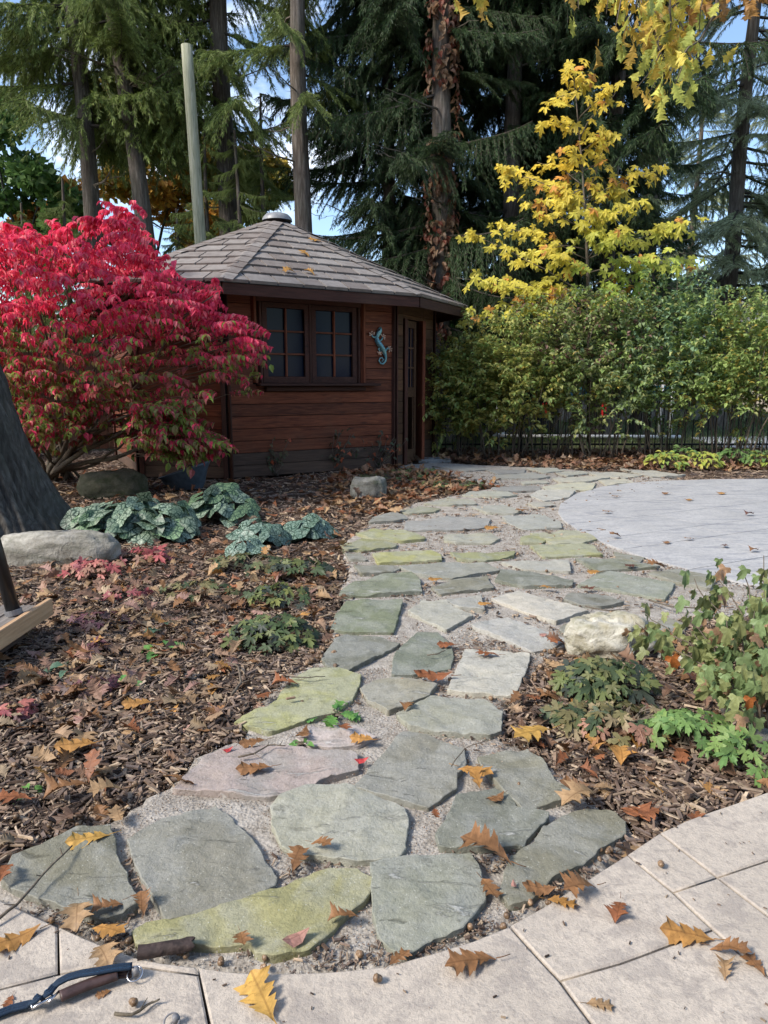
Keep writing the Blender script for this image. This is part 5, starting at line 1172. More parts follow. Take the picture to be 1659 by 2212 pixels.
V, F = tube([q0, q0+(q1-q0)*1.6], .031, 20); mk('post', V, F, M['black'], post, True)
V, F = tube([q0-[0, 0, .0], q0+(q1-q0)*.055], .038, 20); mk('collar', V, F, M['greycap'], post)
pc = G(400, 1054); pot = thing('planter_bowl', pc, 'wide blue-grey planter bowl tilted in the mulch in front of the hut', 'planter')
prof = [(.20, 0), (.225, .05), (.26, .16), (.285, .20), (.295, .215), (.29, .222), (.27, .215), (.25, .15)]; N = 36; V = []; F = []
for r_, z_ in prof:
    for j in range(N): a = 2*PI*j/N; V.append((r_*1.03*math.cos(a), r_*.75*math.sin(a), z_+.10*math.cos(a)*r_/.29*(z_/.22)))
for i in range(len(prof)-1):
    for j in range(N): F.append((i*N+j, i*N+(j+1) % N, (i+1)*N+(j+1) % N, (i+1)*N+j))
mk('bowl', np.array(V)+pc, tris(F), M['zinc'], pot, True)
V = [(0, 0, .17)]+[(.262*1.03*math.cos(a), .262*.75*math.sin(a), .165+.075*math.cos(a)) for a in np.arange(N)*2*PI/N]; mk('soil', np.array(V)+pc, np.array([(0, i, i % N+1) for i in range(1, N+1)]), M['soil'], pot)

# ================================================================= LOW PLANTS
LM = {}
def leafmesh(key, T, mat):
    k = (key, mat)
    if k not in LM: LM[k] = [mesh_of('leaf', V_, F_, M[mat], True) for V_, F_ in T]
    return LM[k]
def clump(name, label, cat, c, rx, ry, h, n, size, T, key, cols, mat='leafO', group=None, droop=.5, stem=True, seed=0, tilt=.6, wild=.2):
    t = thing(name, c, label, cat, group); ms = leafmesh(key, T, mat); mb = MB(); cols = np.array(cols)
    for i in range(n):
        a = rng.uniform(0, 2*PI); q = math.sqrt(rng.random()); el = math.sqrt(max(0, 1-q*q)); hh = h*(el*.85+.12)*rng.uniform(.75, 1.05)
        p = np.array([c[0]+rx*q*math.cos(a), c[1]+ry*q*math.sin(a), c[2]+hh])
        o = np.array([math.cos(a), math.sin(a), 0]); td = o*1.0+rng.normal(0, .35, 3)+[0, -.15, -droop*(.3+q)]; nh = np.array([o[0]*tilt*q, o[1]*tilt*q-.45, 1.0])+rng.normal(0, wild, 3)
        s = size*rng.uniform(.65, 1.15); cc = cols[rng.integers(len(cols))]*rng.uniform(.8, 1.2)
        link('leaf', ms[i % len(ms)], t, p, basis(td[None], nh[None])[0], s, np.clip(cc, 0, 1))
        if stem: V, F = tube(curve((c[0]+rng.normal(0, rx*.15), c[1]+rng.normal(0, ry*.15), c[2]), p, 4, .02, i), [.004, .003, .003, .002], 3); mb.add(V, F)
    if stem: tag(mb.build('stems', M['twigbark'], t), kind='stuff')
    return t
SIL = [(.19, .27, .19), (.25, .33, .24), (.15, .22, .155), (.18, .28, .15), (.28, .36, .26)]
clump('silver_leaved_plant', 'largest clump of silver-veined heart-shaped leaves, behind the flat limestone rock', 'plant', G(300, 1152), .54, .32, .28, 62, .235, HEART, 'h', SIL, 'silver', 'silver-leaved plants', tilt=1.7, wild=.55)
clump('silver_leaved_plant', 'clump of silver-veined heart-shaped leaves right in front of the planter bowl', 'plant', G(478, 1122), .30, .28, .28, 34, .22, HEART, 'h', SIL, 'silver', 'silver-leaved plants', tilt=1.7, wild=.55)
clump('silver_leaved_plant', 'low pale silvery clump nearest the path, in the middle of the three', 'plant', G(560, 1172), .22, .22, .14, 26, .19, HEART, 'h', [(.22, .31, .25), (.18, .27, .21)], 'silver', 'silver-leaved plants', tilt=1.0)
clump('silver_leaved_plant', 'small group of silvery leaves reaching furthest right towards the path', 'plant', G(660, 1160), .17, .15, .15, 12, .20, HEART, 'h', [(.22, .31, .25), (.18, .27, .21)], 'silver', 'silver-leaved plants', tilt=1.0)
clump('silver_leaved_plant', 'tiny group of silvery leaves in front of the low pale clump', 'plant', G(528, 1198), .12, .09, .07, 7, .16, HEART, 'h', [(.22, .31, .25)], 'silver', 'silver-leaved plants')
DG = [(.065, .095, .045), (.08, .12, .05), (.14, .17, .06), (.05, .065, .05)]; RG = [(.40, .10, .10), (.46, .17, .14), (.30, .09, .10), (.36, .20, .14)]; LGc = [(.16, .27, .08), (.20, .30, .09), (.12, .22, .07)]; MXc = [(.12, .14, .06), (.20, .18, .08), (.06, .09, .045), (.30, .24, .14)]
PU_ = [(.13, .055, .07), (.20, .095, .10), (.13, .08, .075)]
for lab, u, v, rx, ry, h, n, s, cols in [
    ('dark green bed plant with lobed leaves nearest the path at the left', 590, 1385, .22, .16, .12, 85, .085, DG), ('green and yellow bed plant behind the dark green one near the path', 600, 1300, .20, .16, .10, 50, .085, DG+[(.24, .26, .08)]),
    ('bed plant with tattered olive leaves just in front of the silvery clumps', 535, 1225, .26, .16, .09, 50, .10, MXc), ('dark bed plant by the path, in front of the rightmost silvery leaves', 650, 1240, .20, .15, .10, 45, .10, DG), ('pale olive bed plant in the middle of the left bed', 430, 1280, .24, .16, .06, 30, .09, MXc),
    ('bright red-leaved bed plant right in front of the flat limestone rock', 195, 1242, .20, .13, .09, 48, .10, RG), ('crimson bed plant between the flat limestone rock and the silvery clump', 310, 1208, .20, .13, .08, 36, .10, RG), ('pink-leaved bed plant right of the red ones', 272, 1285, .12, .10, .05, 16, .09, RG),
    ('purple-leaved bed plant in the middle of the left bed', 215, 1345, .16, .12, .05, 26, .08, PU_), ('small purple plant near the front left corner of the mulch', 190, 1490, .12, .1, .05, 16, .07, PU_), ('dark red plant at the left edge above the bottom corner', 25, 1545, .08, .07, .05, 16, .07, PU_+RG),
    ('small dull red plant near the deck corner', 190, 1400, .10, .08, .04, 12, .07, PU_),
    ('large dark green bed plant in front of the large pale rock', 1305, 1492, .19, .15, .13, 95, .095, DG+[(.16, .17, .07)]), ('fading green bed plant in the middle of the right bed', 1340, 1570, .20, .13, .08, 60, .085, MXc+RG[3:]), ('bright green bed plant in the right bed', 1490, 1600, .15, .12, .10, 50, .085, LGc), ('bright green bed plant at the right edge of the bed above the patio', 1610, 1650, .13, .10, .09, 30, .08, LGc),
    ('dull green bed plant at the left end of the right bed', 1240, 1560, .12, .10, .06, 26, .08, MXc)]:
    clump('bed_plant', lab, 'plant', G(u, v), rx, ry, h, n, s*1.15, TIA, 't', cols, 'leafO', 'lobed-leaf bed plants')
YG = [(.32, .38, .07), (.22, .32, .08), (.42, .40, .09)]; GG = [(.11, .20, .06), (.15, .24, .08)]
for lab, u, v, cols in [('yellow-green plant in front of the hedge, left of two', 1435, 1013, YG), ('yellowest low plant in front of the hedge', 1510, 1012, YG[:1]+YG[2:]), ('low green plant in front of the hedge, right of the yellow one', 1585, 1005, GG), ('low green plant between the two yellow ones by the hedge', 1472, 1000, GG), ('low green plant at the right edge before the hedge', 1655, 1010, GG+YG)]:
    clump('border_plant', lab, 'plant', G(u, v), .26, .22, .26, 85, .11, [ELLW], 'e', cols, 'leafO', 'low plants before the hedge')
for lab, u, v, rx in [('low green plant beside the path end, left of the doorstep', 850, 1035, .5), ('low green and red plant among fallen leaves right of the small blocky rock', 975, 1052, .5), ('low grass-green plant beside the hut corner post', 900, 1022, .4)]:
    clump('ground_cover_plant', lab, 'plant', G(u, v), rx, .22, .08, 55, .10, TIA, 't', [(.09, .14, .05), (.14, .17, .06), (.2, .12, .07)], 'leafO', 'low plants between the hut and the path')
for lab, u, v, n, red in [('small leafy bush in front of the hut wall, left of three, under the window', 590, 1028, 85, .4), ('small leafy bush in the middle of three at the foot of the hut wall', 715, 1018, 75, .35), ('small leafy bush at the foot of the hut corner post, right of three', 815, 1012, 65, .5)]:
    c = G(u, v); t = thing('small_bush', c, lab, 'shrub', 'small bushes at the foot of the hut wall'); ms = leafmesh('n', NINE, 'leafO')
    for i in range(14):
        e = c+[rng.uniform(-.42, .42), rng.uniform(-.15, .15), rng.uniform(.28, .58)]; cv = curve(c+[rng.uniform(-.08, .08), 0, 0], e, 7, .06, i+u); V, F = tube(cv, np.linspace(.007, .003, 7), 4); mk('stem', V, F, M['twigbark'], t, True)
        for q in range(n//14+1):
            p = cv[int(rng.integers(2, 7))]+rng.normal(0, .035, 3); cc = np.array((.42, .10, .04) if rng.random() < red*.6 and p[2] < .5 else (.10, .085, .045) if rng.random() < .7 else (.07, .09, .045))*rng.uniform(.8, 1.2)
            link('leaf', ms[q % 3], t, p, basis(np.array([[rng.normal(0, .7), rng.normal(-.3, .4), -.5]]), np.array([[rng.normal(0, .4), -.6, 1]]))[0], rng.uniform(.07, .11), cc)
# ninebark at the right edge
nb0 = G(1640, 1590); t = thing('ninebark_shrub', nb0, 'green three-lobed shrub with a few orange leaves at the right edge beside the pale rock', 'shrub'); ms = leafmesh('n', NINE, 'leafO')
nbr = [((1372, 1345), 2.62, 15), ((1395, 1325), 2.66, 9), ((1455, 1375), 2.5, 14), ((1500, 1250), 2.6, 14), ((1545, 1235), 2.7, 14), ((1530, 1290), 2.5, 18), ((1600, 1225), 2.65, 10), ((1650, 1200), 2.6, 8), ((1655, 1260), 2.5, 16), ((1480, 1330), 2.5, 16), ((1440, 1400), 2.55, 8), ((1570, 1340), 2.4, 22), ((1630, 1320), 2.4, 22), ((1540, 1400), 2.4, 20), ((1600, 1400), 2.3, 20),
       ((1655, 1390), 2.3, 16), ((1570, 1470), 2.3, 16), ((1520, 1440), 2.35, 10), ((1630, 1470), 2.25, 16), ((1600, 1530), 2.2, 9), ((1690, 1350), 2.3, 16), ((1700, 1450), 2.3, 16), ((1500, 1370), 2.45, 14), ((1700, 1270), 2.4, 12)]
for k, ((u, v), Y, n) in enumerate(nbr):
    e = AT(u, v, Y); b0 = nb0+[rng.uniform(-.05, .05), rng.uniform(-.03, .05), 0]; cv = curve(b0, e, 12, .05, k*3, -.05); V, F = tube(cv, np.linspace(.0050, .0016, 12), 5); mk('branch', V, F, M['twigbark'], t, True)
    for q in range(n):
        tt = rng.uniform(.5, 1.03); p = np.array([np.interp(tt, np.linspace(0, 1, 12), cv[:, i]) for i in range(3)])+rng.normal(0, .030, 3); r_ = rng.random()
        cc = np.array((.50, .17, .05) if r_ < .05 and v > 1330 else (.32, .20, .12) if r_ < .16 else (.26, .29, .12) if r_ < .6 else (.20, .28, .12))*rng.uniform(.8, 1.2)
        td = np.array([rng.normal(-.1, .5), rng.normal(-.25, .35), -1.0]); nh = np.array([rng.normal(0, .35), -.8, .75]); link('leaf', ms[q % 3], t, p, basis(td[None], nh[None])[0], rng.uniform(.055, .11), cc)
# weeds
for lab, u, v, n, s in [('green oak seedling growing at the edge of the mossy flagstone', 722, 1552, 8, .055), ('tiny green weed in the sand joint left of the oak seedling', 655, 1610, 5, .03), ('small green weed in the middle of the left bed', 360, 1405, 7, .06), ('blue-green weed in the front of the left bed', 145, 1445, 4, .06), ('small bright weed in the left bed below the dark green plant', 272, 1480, 5, .035), ('blue-green weed in the left bed beside the olive plant', 362, 1362, 4, .06), ('small weed at the foot of the oak trunk', 150, 1152, 3, .12), ('tiny weed at the left edge of the bottom mulch', 60, 1715, 5, .03)]:
    c = G(u, v, .005); clump('weed', lab, 'weed', c, s*1.0, s*.8, s*.5, n, s*1.3, [OAK[0]] if n == 8 else [ELLW], 'w%d' % n, [(.16, .34, .08), (.12, .28, .08)] if n != 4 else [(.09, .17, .11)], 'leafO', 'weeds', droop=.1)

# ================================================================= FALLEN LEAVES
DL = [mesh_of('oak_leaf', V_, F_, M['dryleaf'], True) for V_, F_ in OAK]
BRN, RUS, OCH, TAN, YEL_, DRK, PNK, RED_ = (.23, .115, .048), (.25, .095, .040), (.38, .195, .055), (.34, .22, .115), (.50, .30, .075), (.12, .05, .035), (.38, .20, .16), (.48, .05, .05)
def leaf_at(u, v, px, deg, kind, col, label, z=.028, group=None, tilt=.0, roll=.0, lift=0):
    P = G(u, v, z); zc = P[1]*math.cos(PITCH)-(P[2]-H)*math.sin(PITCH); s = px/FPX*zc
    ms, T = (DL, OAK); R_ = rot_xyz(tilt, roll, 0); Rz = rot_xyz(0, 0, math.radians(deg)); Rm = Rz@R_; V = T[kind][0]@Rm.T*s
    zmin = V[:, 2].min(); cxy = V[:, :2].mean(0); o = link('oak_leaf', DL[kind], None, (P[0]-cxy[0], P[1]-cxy[1], z-zmin+.001+lift), Rm, s, col)
    return tag(o, label, 'leaf', group)
NL = [
 (565, 2165, 135, -150, 0, YEL_, 'big yellow oak leaf at the bottom edge of the patio, with two dark spots'), (1022, 2085, 115, -80, 1, BRN, 'broad brown oak leaf on the patio below the big grey-green flagstone'), (860, 2072, 58, 130, 0, BRN, 'small brown oak leaf on the curved patio edge'),
 (1212, 1952, 66, 70, 0, OCH, 'ochre oak leaf on the patio edge, left of two touching leaves'), (1255, 1930, 90, -70, 4, BRN, 'large curled brown leaf lying over the ochre one on the patio edge'), (1168, 1925, 72, -100, 3, BRN, 'brown leaf with a pink petal at the tip of the lower right flagstone'),
 (1335, 1970, 68, -25, 2, RUS, 'rust-brown oak leaf alone on the patio slab right of the touching pair'), (1490, 2027, 108, -105, 0, OCH, 'golden oak leaf lying across a slab joint at the right'), (1572, 2065, 80, 60, 4, BRN, 'brown curled leaf of the heap at the right edge, lying on top'), (1565, 2100, 58, 160, 2, TAN, 'pale tan leaf of the heap at the right edge, lowest'), (1632, 2090, 58, -170, 1, BRN, 'small brown leaf at the right end of the heap by the right edge'),
 (1293, 2172, 58, 80, 0, TAN, 'small tan oak leaf on the lowest slab right of centre'), (1055, 1855, 115, -120, 4, BRN, 'large brown leaf standing on edge between the lower flagstones'), (1055, 1918, 68, 20, 0, BRN, 'brown oak leaf with a long stalk below the standing leaf'), (1255, 1728, 98, -60, 5, TAN, 'big tan curled leaf on the right-hand flagstone'),
 (1022, 1672, 78, 60, 1, OCH, 'orange oak leaf in the gap right of the large grey flagstone'), (1030, 1690, 55, 190, 2, OCH, 'second orange leaf half under the first in the gap'), (640, 1862, 75, 170, 1, BRN, 'brown oak leaf between the mossy long flagstone and the pale round one'), (690, 1832, 52, 60, 4, BRN, 'curled small brown leaf on the lower edge of the pale round flagstone'),
 (553, 1662, 76, -80, 0, BRN, 'brown oak leaf on the purple flagstone'), (195, 1815, 88, -70, 0, YEL_, 'yellow oak leaf on the leftmost green flagstone'), (308, 1962, 60, 200, 4, BRN, 'brown leaf standing at the left tip of the long mossy flagstone'), (168, 1980, 90, 20, 5, TAN, 'crumpled tan leaf on the patio edge at the lower left'), (235, 1965, 66, -60, 2, BRN, 'brown leaf right of the crumpled one at the lower left'),
 (230, 2015, 80, 70, 1, OCH, 'ochre leaf with a hole in the sand at the lower left patio edge'), (35, 2035, 108, -55, 3, OCH, 'ochre oak leaf with deep lobes on the lower left patio slab'), (222, 2070, 85, 40, 5, TAN, 'arched curled tan leaf on the patio above the leash'), (745, 1985, 66, -75, 2, BRN, 'small brown leaf in the sand between the two lower flagstones'), (520, 2035, 58, 20, 4, BRN, 'upright brown leaf at the lower edge of the long mossy flagstone'),
 (785, 1600, 55, -100, 0, OCH, 'golden leaf in the sand below the oak seedling'), (883, 1527, 42, -20, 2, BRN, 'small brown leaf between two flagstones above the centre'), (1055, 1417, 50, -100, 1, RUS, 'rust leaf on the pale upright flagstone'), (938, 1465, 80, -95, 3, RUS, 'rust-brown leaf between the pale and the dark flagstone'), (967, 1396, 42, -90, 0, RUS, 'rust leaf on the green speckled flagstone'),
 (1405, 1758, 66, -60, 0, RUS, 'rusty oak leaf on the mulch just above the patio slabs at the right'), (1155, 1590, 105, -65, 1, YEL_, 'long yellow-tan oak leaf at the right edge of the path'), (300, 1523, 64, -80, 0, OCH, 'tan-yellow oak leaf flat on the mulch in the front left bed'), (168, 1615, 84, -75, 0, OCH, 'yellow-brown oak leaf on the mulch at the lower left'), (235, 1720, 80, -60, 4, TAN, 'curled tan oak leaf on the mulch above the leftmost flagstone'),
 (150, 1710, 92, -50, 2, BRN, 'brown oak leaf left of the curled tan one above the leftmost flagstone'), (255, 1765, 60, -150, 3, TAN, 'thin-lobed tan leaf at the top of the leftmost flagstone'), (30, 1730, 80, -90, 1, RUS, 'russet oak leaf at the left edge above the bottom corner'), (10, 1890, 70, 10, 2, RUS, 'dark russet leaf at the left edge beside the leftmost flagstone'),
 (945, 1253, 36, -90, 0, OCH, 'light brown oak leaf near the top of the nearer flagstones'), (1180, 1270, 36, 60, 0, OCH, 'ochre oak leaf on the path left of the dark red one'), (1272, 1272, 34, -80, 3, DRK, 'dark red oak leaf in the joint right of the ochre one'), (1050, 1306, 32, -90, 0, OCH, 'small ochre leaf above the pale flagstone'), (1065, 1143, 34, -90, 0, OCH, 'tan leaf on the far path left of the blue-grey patio'), (1130, 1105, 32, -90, 1, BRN, 'brown leaf on the far flagstones'),
 (1258, 1345, 50, -80, 3, RUS, 'russet leaf behind the large pale rock'), (1205, 1395, 45, -60, 4, RUS, 'russet leaf left of the large pale rock'), (1175, 1373, 22, -60, 0, PNK, 'pink leaf on the long pale flagstone'), (1365, 1225, 34, -70, 1, DRK, 'dark curled leaf by the edge of the blue-grey patio'), (1420, 1230, 45, -90, 4, BRN, 'brown leaf at the edge of the blue-grey patio'),
 (1285, 1238, 32, -80, 0, OCH, 'tan leaf on the dark flagstone beside the blue-grey patio'), (1332, 1074, 22, -80, 1, BRN, 'small brown leaf far back on the blue-grey patio'), (1314, 1107, 26, -80, 1, BRN, 'brown leaf near the curved left edge of the blue-grey patio'), (1330, 1161, 28, -80, 4, BRN, 'brown leaf in the front left part of the blue-grey patio'), (1440, 1067, 20, -80, 0, BRN, 'small leaf near the back of the blue-grey patio'), (1490, 1165, 24, -80, 1, BRN, 'brown leaf in the middle of the blue-grey patio'),
 (1565, 1180, 26, -30, 1, DRK, 'dark leaf in the front of the blue-grey patio'), (1620, 1112, 24, -60, 2, DRK, 'dark leaf at the right of the blue-grey patio'), (1442, 1172, 24, -60, 0, BRN, 'leaf on the blue-grey patio left of the middle one'), (1560, 1066, 26, -60, 0, OCH, 'tan leaf at the back of the blue-grey patio'), (1490, 1080, 22, -60, 0, OCH, 'ochre leaf at the back of the blue-grey patio'), (1630, 1190, 26, -60, 2, BRN, 'leaf at the front right of the blue-grey patio'),
 (740, 1578, 42, 20, 4, RUS, 'russet leaf beside the oak seedling'), (658, 1585, 50, -10, 3, BRN, 'brown leaf with thin lobes left of the oak seedling'), (550, 1605, 60, -70, 0, BRN, 'brown leaf at the mulch edge above the purple flagstone'), (618, 1480, 55, -80, 2, RUS, 'russet leaf touching the top of the mossy flagstone'), (575, 1505, 48, -40, 1, RUS, 'russet leaf on the left edge of the mossy flagstone'),
 (1300, 1720, 0, 0, 0, BRN, ''), (940, 1758, 34, 0, 0, RUS, 'tiny russet leaf in the sand right of the pale round flagstone'), (1075, 1725, 50, -50, 3, BRN, 'thin-lobed brown leaf between two green flagstones'), (225, 2148, 32, -60, 0, BRN, 'small brown leaf on the patio below the leash'), (120, 2145, 50, -60, 2, RUS, ''), (20, 2165, 36, 0, 0, RUS, 'russet leaf under the blue strap')]
for k, (u, v, px, dg, kd, col, lab) in enumerate(NL):
    if not lab or px == 0: continue
    far = v < 1500
    leaf_at(u, v, px*1.03, dg+180, kd, np.array(col)*rng.uniform(.9, 1.1), lab, .021, None, .05 if kd != 4 else .22, rng.uniform(-.1, .1))
for (u, v, px, col, lab, dg) in [(610, 2037, 62, PNK, 'pale pink oval leaf on the long mossy flagstone', -60), (765, 1643, 32, RED_, 'bright red oval leaf beside the purple flagstone', -80), (480, 1622, 24, RED_, 'small red leaf at the mulch edge of the purple flagstone', -60), (1112, 1918, 22, PNK, 'pink petal-like leaf lying on a brown oak leaf', 0)]:
    P = G(u, v, .028); zc = P[1]+.25; V, F = ELLW; me = mesh_of('fallen_leaf', V*[1, 1, -1], F, M['dryleaf']); tag(link('fallen_leaf', me, None, P, rot_xyz(.05, .1, math.radians(dg)), px/FPX*zc, col), lab, 'leaf')
roofn, rp = None, EV[2]; ex = EV[3]-EV[2]; nn = np.cross(ex, AP-EV[2]); nn /= np.linalg.norm(nn)
if nn[2] < 0: nn = -nn
for (u, v, sz, lab) in [(695, 529, .21, 'ochre oak leaf highest on the front slope of the hut roof'), (664, 560, .2, 'ochre oak leaf in the middle of the hut roof slope'), (639, 595, .19, 'ochre leaf near the roof edge, left of two'), (678, 601, .17, 'small ochre leaf near the roof edge, right of two')]:
    dr_ = ray(u, v); tt = nn@(rp-np.array([0, 0, H]))/(nn@dr_); P = np.array([0, 0, H])+dr_*tt+nn*.05; td = np.cross(nn, [rng.normal(), 1, 0]); Rm = basis(td[None], nn[None])[0]
    tag(link('oak_leaf', DL[1 if sz > .19 else 4], None, P, Rm, sz, (.46, .24, .06)), lab, 'leaf')

# random litter: where the beds are
def outside(x, y): return ~(inpoly(x, y, path_poly) | inpoly(x, y, patio_region) | inpoly(x, y, p2))
hut_poly = np.array([q for q in HP])
def bedpts(n, box_, wfun):
    out = np.zeros((0, 2))
    while len(out) < n:
        x = rng.uniform(box_[0], box_[1], n*2); y = rng.uniform(box_[2], box_[3], n*2); k = outside(x, y) & ~inpoly(x, y, hut_poly) & (rng.random(n*2) < wfun(x, y)) & (np.hypot(x+3.15, y-5.7) > .62)
        out = np.concatenate([out, np.stack([x[k], y[k]], 1)])
    return out[:n]
inview = lambda x, y: (np.abs(x) < .62*y+.25)
LITC = [BRN, BRN, RUS, TAN, TAN, (.30, .20, .12), (.20, .115, .07), (.17, .10, .065), (.36, .27, .17), (.14, .08, .05), (.22, .14, .09), OCH]
groups = [('left', (-4.5, .2, 1.4, 7), 'brown oak leaf among the mulch of the left bed', 'fallen oak leaves in the left bed', 120), ('right', (.2, 3.5, 1.4, 3.2), 'brown oak leaf among the mulch of the right bed', 'fallen oak leaves in the right bed', 60)]
for nm, bx_, lab, grp, n in groups:
    for x, y in bedpts(n, bx_, lambda x, y: inview(x, y)*np.clip(2.2/y, 0, 1)*np.clip(.6+fbm(P3(x*1.5, y*1.5), 2, 2)*1.5+(y > 3)*.4, .15, 1)):
        s = rng.uniform(.07, .115)*(1+.05*y); Rm = rot_xyz(rng.normal(0, .3), rng.normal(0, .35), rng.uniform(0, 2*PI)); kd = rng.integers(0, 6)
        ci = int(rng.integers(len(LITC))); cn = ['brown', 'brown', 'russet', 'tan', 'tan', 'light brown', 'dull brown', 'dark brown', 'pale straw-coloured', 'very dark brown', 'greyish brown', 'ochre'][ci]
        if nm == 'left': wh = 'in the far part of the left bed' if y > 4.2 else ('on the mulch near the wooden deck' if x < -1.15 else 'close to the left path edge' if y > 2.4 else 'on the mulch in the front left bed')
        else: wh = 'between the pale rock and the ninebark' if y > 2.5 else ('in the right bed beside the flagstones' if x < .95 else 'in the right bed above the patio slabs')
        shp = ['flat', 'slightly curled', 'curled', 'arched', 'folded', 'bent'][int(kd)]
        tag(link('oak_leaf', DL[kd], None, (x, y, .014+rng.uniform(0, .02)), Rm, s, np.clip(np.array(LITC[ci])*rng.uniform(.75, 1.2), 0, 1)), shp+' '+cn+' oak leaf '+wh, 'leaf', grp)
mb = MB()
def litter(n, bx_, w, s0, s1, cols=LITC, z=.015):
    q = bedpts(n, bx_, w); n = len(q); s = rng.uniform(s0, s1, n); R_ = rot_xyz(rng.normal(0, .35, n), rng.normal(0, .35, n), rng.uniform(0, 2*PI, n)); P = np.column_stack([q, rng.uniform(z*.3, z*1.8, n)]); C = np.clip(np.array(cols)[rng.integers(0, len(cols), n)]*rng.uniform(.6, 1.15, (n, 1)), 0, 1); kk = rng.integers(0, 6, n)
    for k in range(6): m_ = kk == k; scatter(mb, OAK[k], P[m_], R_[m_], s[m_], C[m_])
litter(520, (-4.5, .3, 1.3, 5), lambda x, y: inview(x, y)*np.clip(.35+fbm(P3(x*1.6, y*1.6), 2, 2)*2+(y > 2.4)*.5, .04, 1), .05, .10)
litter(650, (-3.4, -.1, 2.3, 4.8), lambda x, y: inview(x, y)*np.clip(.5+fbm(P3(x*1.3, y*1.3), 2, 2)*1.5, .1, 1), .06, .12, [TAN, (.30, .20, .12), (.36, .27, .17), (.22, .14, .09), (.26, .15, .10), BRN, (.34, .20, .16)], .012)
litter(900, (-5.5, 1, 4.5, 9.8), lambda x, y: inview(x, y)*.9, .06, .13, [BRN, RUS, (.2, .11, .07), (.3, .17, .1), TAN])
litter(2300, (.3, 9.5, 9.9, 12.5), lambda x, y: inview(x, y)+0., .09, .18, [(.20, .095, .05), BRN, (.28, .16, .095), (.22, .11, .065), TAN, (.34, .24, .16), (.15, .08, .05)], .03)
litter(420, (-.6, 2.2, 6.5, 10.2), lambda x, y: inview(x, y)+0., .09, .15, [RUS, BRN, TAN, (.3, .17, .1)], .025)
litter(240, (.2, 3.5, 1.4, 3.3), lambda x, y: inview(x, y)+0., .05, .09)
tag(mb.build('leaf_litter', M['dryA']), 'dry oak leaves covering the beds and the foot of the hedge', kind='stuff')
# wood chip mulch
mb = MB(); CH = (np.array([(-.5, -.5, -.5), (.5, -.35, -.5), (.46, .5, -.5), (-.52, .4, -.5), (-.44, -.4, .4), (.5, -.25, .5), (.38, .42, .42), (-.5, .3, .5)]), tris([(4, 5, 6, 7), (0, 1, 5, 4), (1, 2, 6, 5), (2, 3, 7, 6), (3, 0, 4, 7)]))
CHC = np.array([(.22, .155, .11), (.16, .11, .08), (.10, .066, .047), (.32, .24, .17), (.44, .34, .24), (.18, .135, .11), (.07, .048, .036), (.26, .19, .145)])
def chips(n, bx_, w, L0, L1, zz=.02):
    q = bedpts(n, bx_, w); n = len(q); L = rng.uniform(L0, L1, n)*rng.choice([.6, 1, 1, 1.5], n); S = np.column_stack([L, np.minimum(L, .04)*rng.uniform(.12, .40, n), L*rng.uniform(.05, .13, n)])
    R_ = rot_xyz(rng.normal(0, .25, n), rng.normal(0, .22, n), rng.uniform(0, 2*PI, n)); z = ground_h(q[:, 0], q[:, 1])+rng.uniform(.0, zz, n); scatter(mb, CH, np.column_stack([q, z]), R_, S, CHC[rng.integers(0, 8, n)]*rng.uniform(.7, 1.15, (n, 1)))
chips(24000, (-2.6, 2.8, 1.1, 4), lambda x, y: inview(x, y)*np.clip((1.9/y)**2, 0, 1), .018, .048, .026)
chips(22000, (-4.5, 3.5, 2.5, 7), lambda x, y: inview(x, y)*np.clip((3/y)**1.5, 0, 1), .026, .052, .022)
chips(14000, (-7, 8, 6, 13), lambda x, y: inview(x, y)+0., .05, .09, .03)
tag(mb.build('wood_chip_mulch', M['dryA']), 'wood chip mulch covering the garden beds', kind='stuff')
# grit, needles and crumbs on the sandy path and in the joints
mb = MB(); OC = (np.array([(1, 0, 0), (-1, 0, 0), (0, 1, 0), (0, -1, 0), (0, 0, 1), (0, 0, -1)], float)*.5, np.array([(0, 2, 4), (2, 1, 4), (1, 3, 4), (3, 0, 4), (2, 0, 5), (1, 2, 5), (3, 1, 5), (0, 3, 5)]))
def pathpts(n, y0, y1, p=1.0):
    out = np.zeros((0, 2))
    while len(out) < n:
        x = rng.uniform(-2, 4, n*3); y = y0+(y1-y0)*rng.random(n*3)**p; k = inpoly(x, y, path_poly); out = np.concatenate([out, np.stack([x[k], y[k]], 1)])
    return out[:n]
for n, y0, y1, s0, s1 in ((24000, 1.2, 3.2, .0015, .0055), (13000, 2.8, 6, .003, .010), (5000, 5.5, 10, .006, .018)):
    q = pathpts(n, y0, y1); k = fbm(P3(q[:, 0]*5, q[:, 1]*5), 7, 2) > -.25; q = q[k]; n = len(q); s = rng.uniform(s0, s1, (n, 1))*rng.uniform(.6, 1.2, (n, 3)); C = np.array([(.45, .40, .34), (.22, .17, .13), (.12, .085, .06), (.33, .28, .23), (.5, .48, .45), (.25, .16, .11)])[rng.integers(0, 6, n)]
    scatter(mb, OC, np.column_stack([q, np.full(n, .003)]), rot_xyz(rng.uniform(0, 3, n), rng.uniform(0, 3, n), rng.uniform(0, 6, n)), s, C)
tag(mb.build('grit', M['dryA']), 'sandy grit and crumbs between the flagstones', kind='stuff')
mb = MB()
edge = np.concatenate([dense(GP('F', [(60, 1985), (150, 2015), (295, 2056), (430, 2076), (575, 2088), (700, 2086), (829, 2075), (940, 2045), (1100, 1985), (1180, 1942), (1270, 1888), (1350, 1835)]), .01)[:-60]])
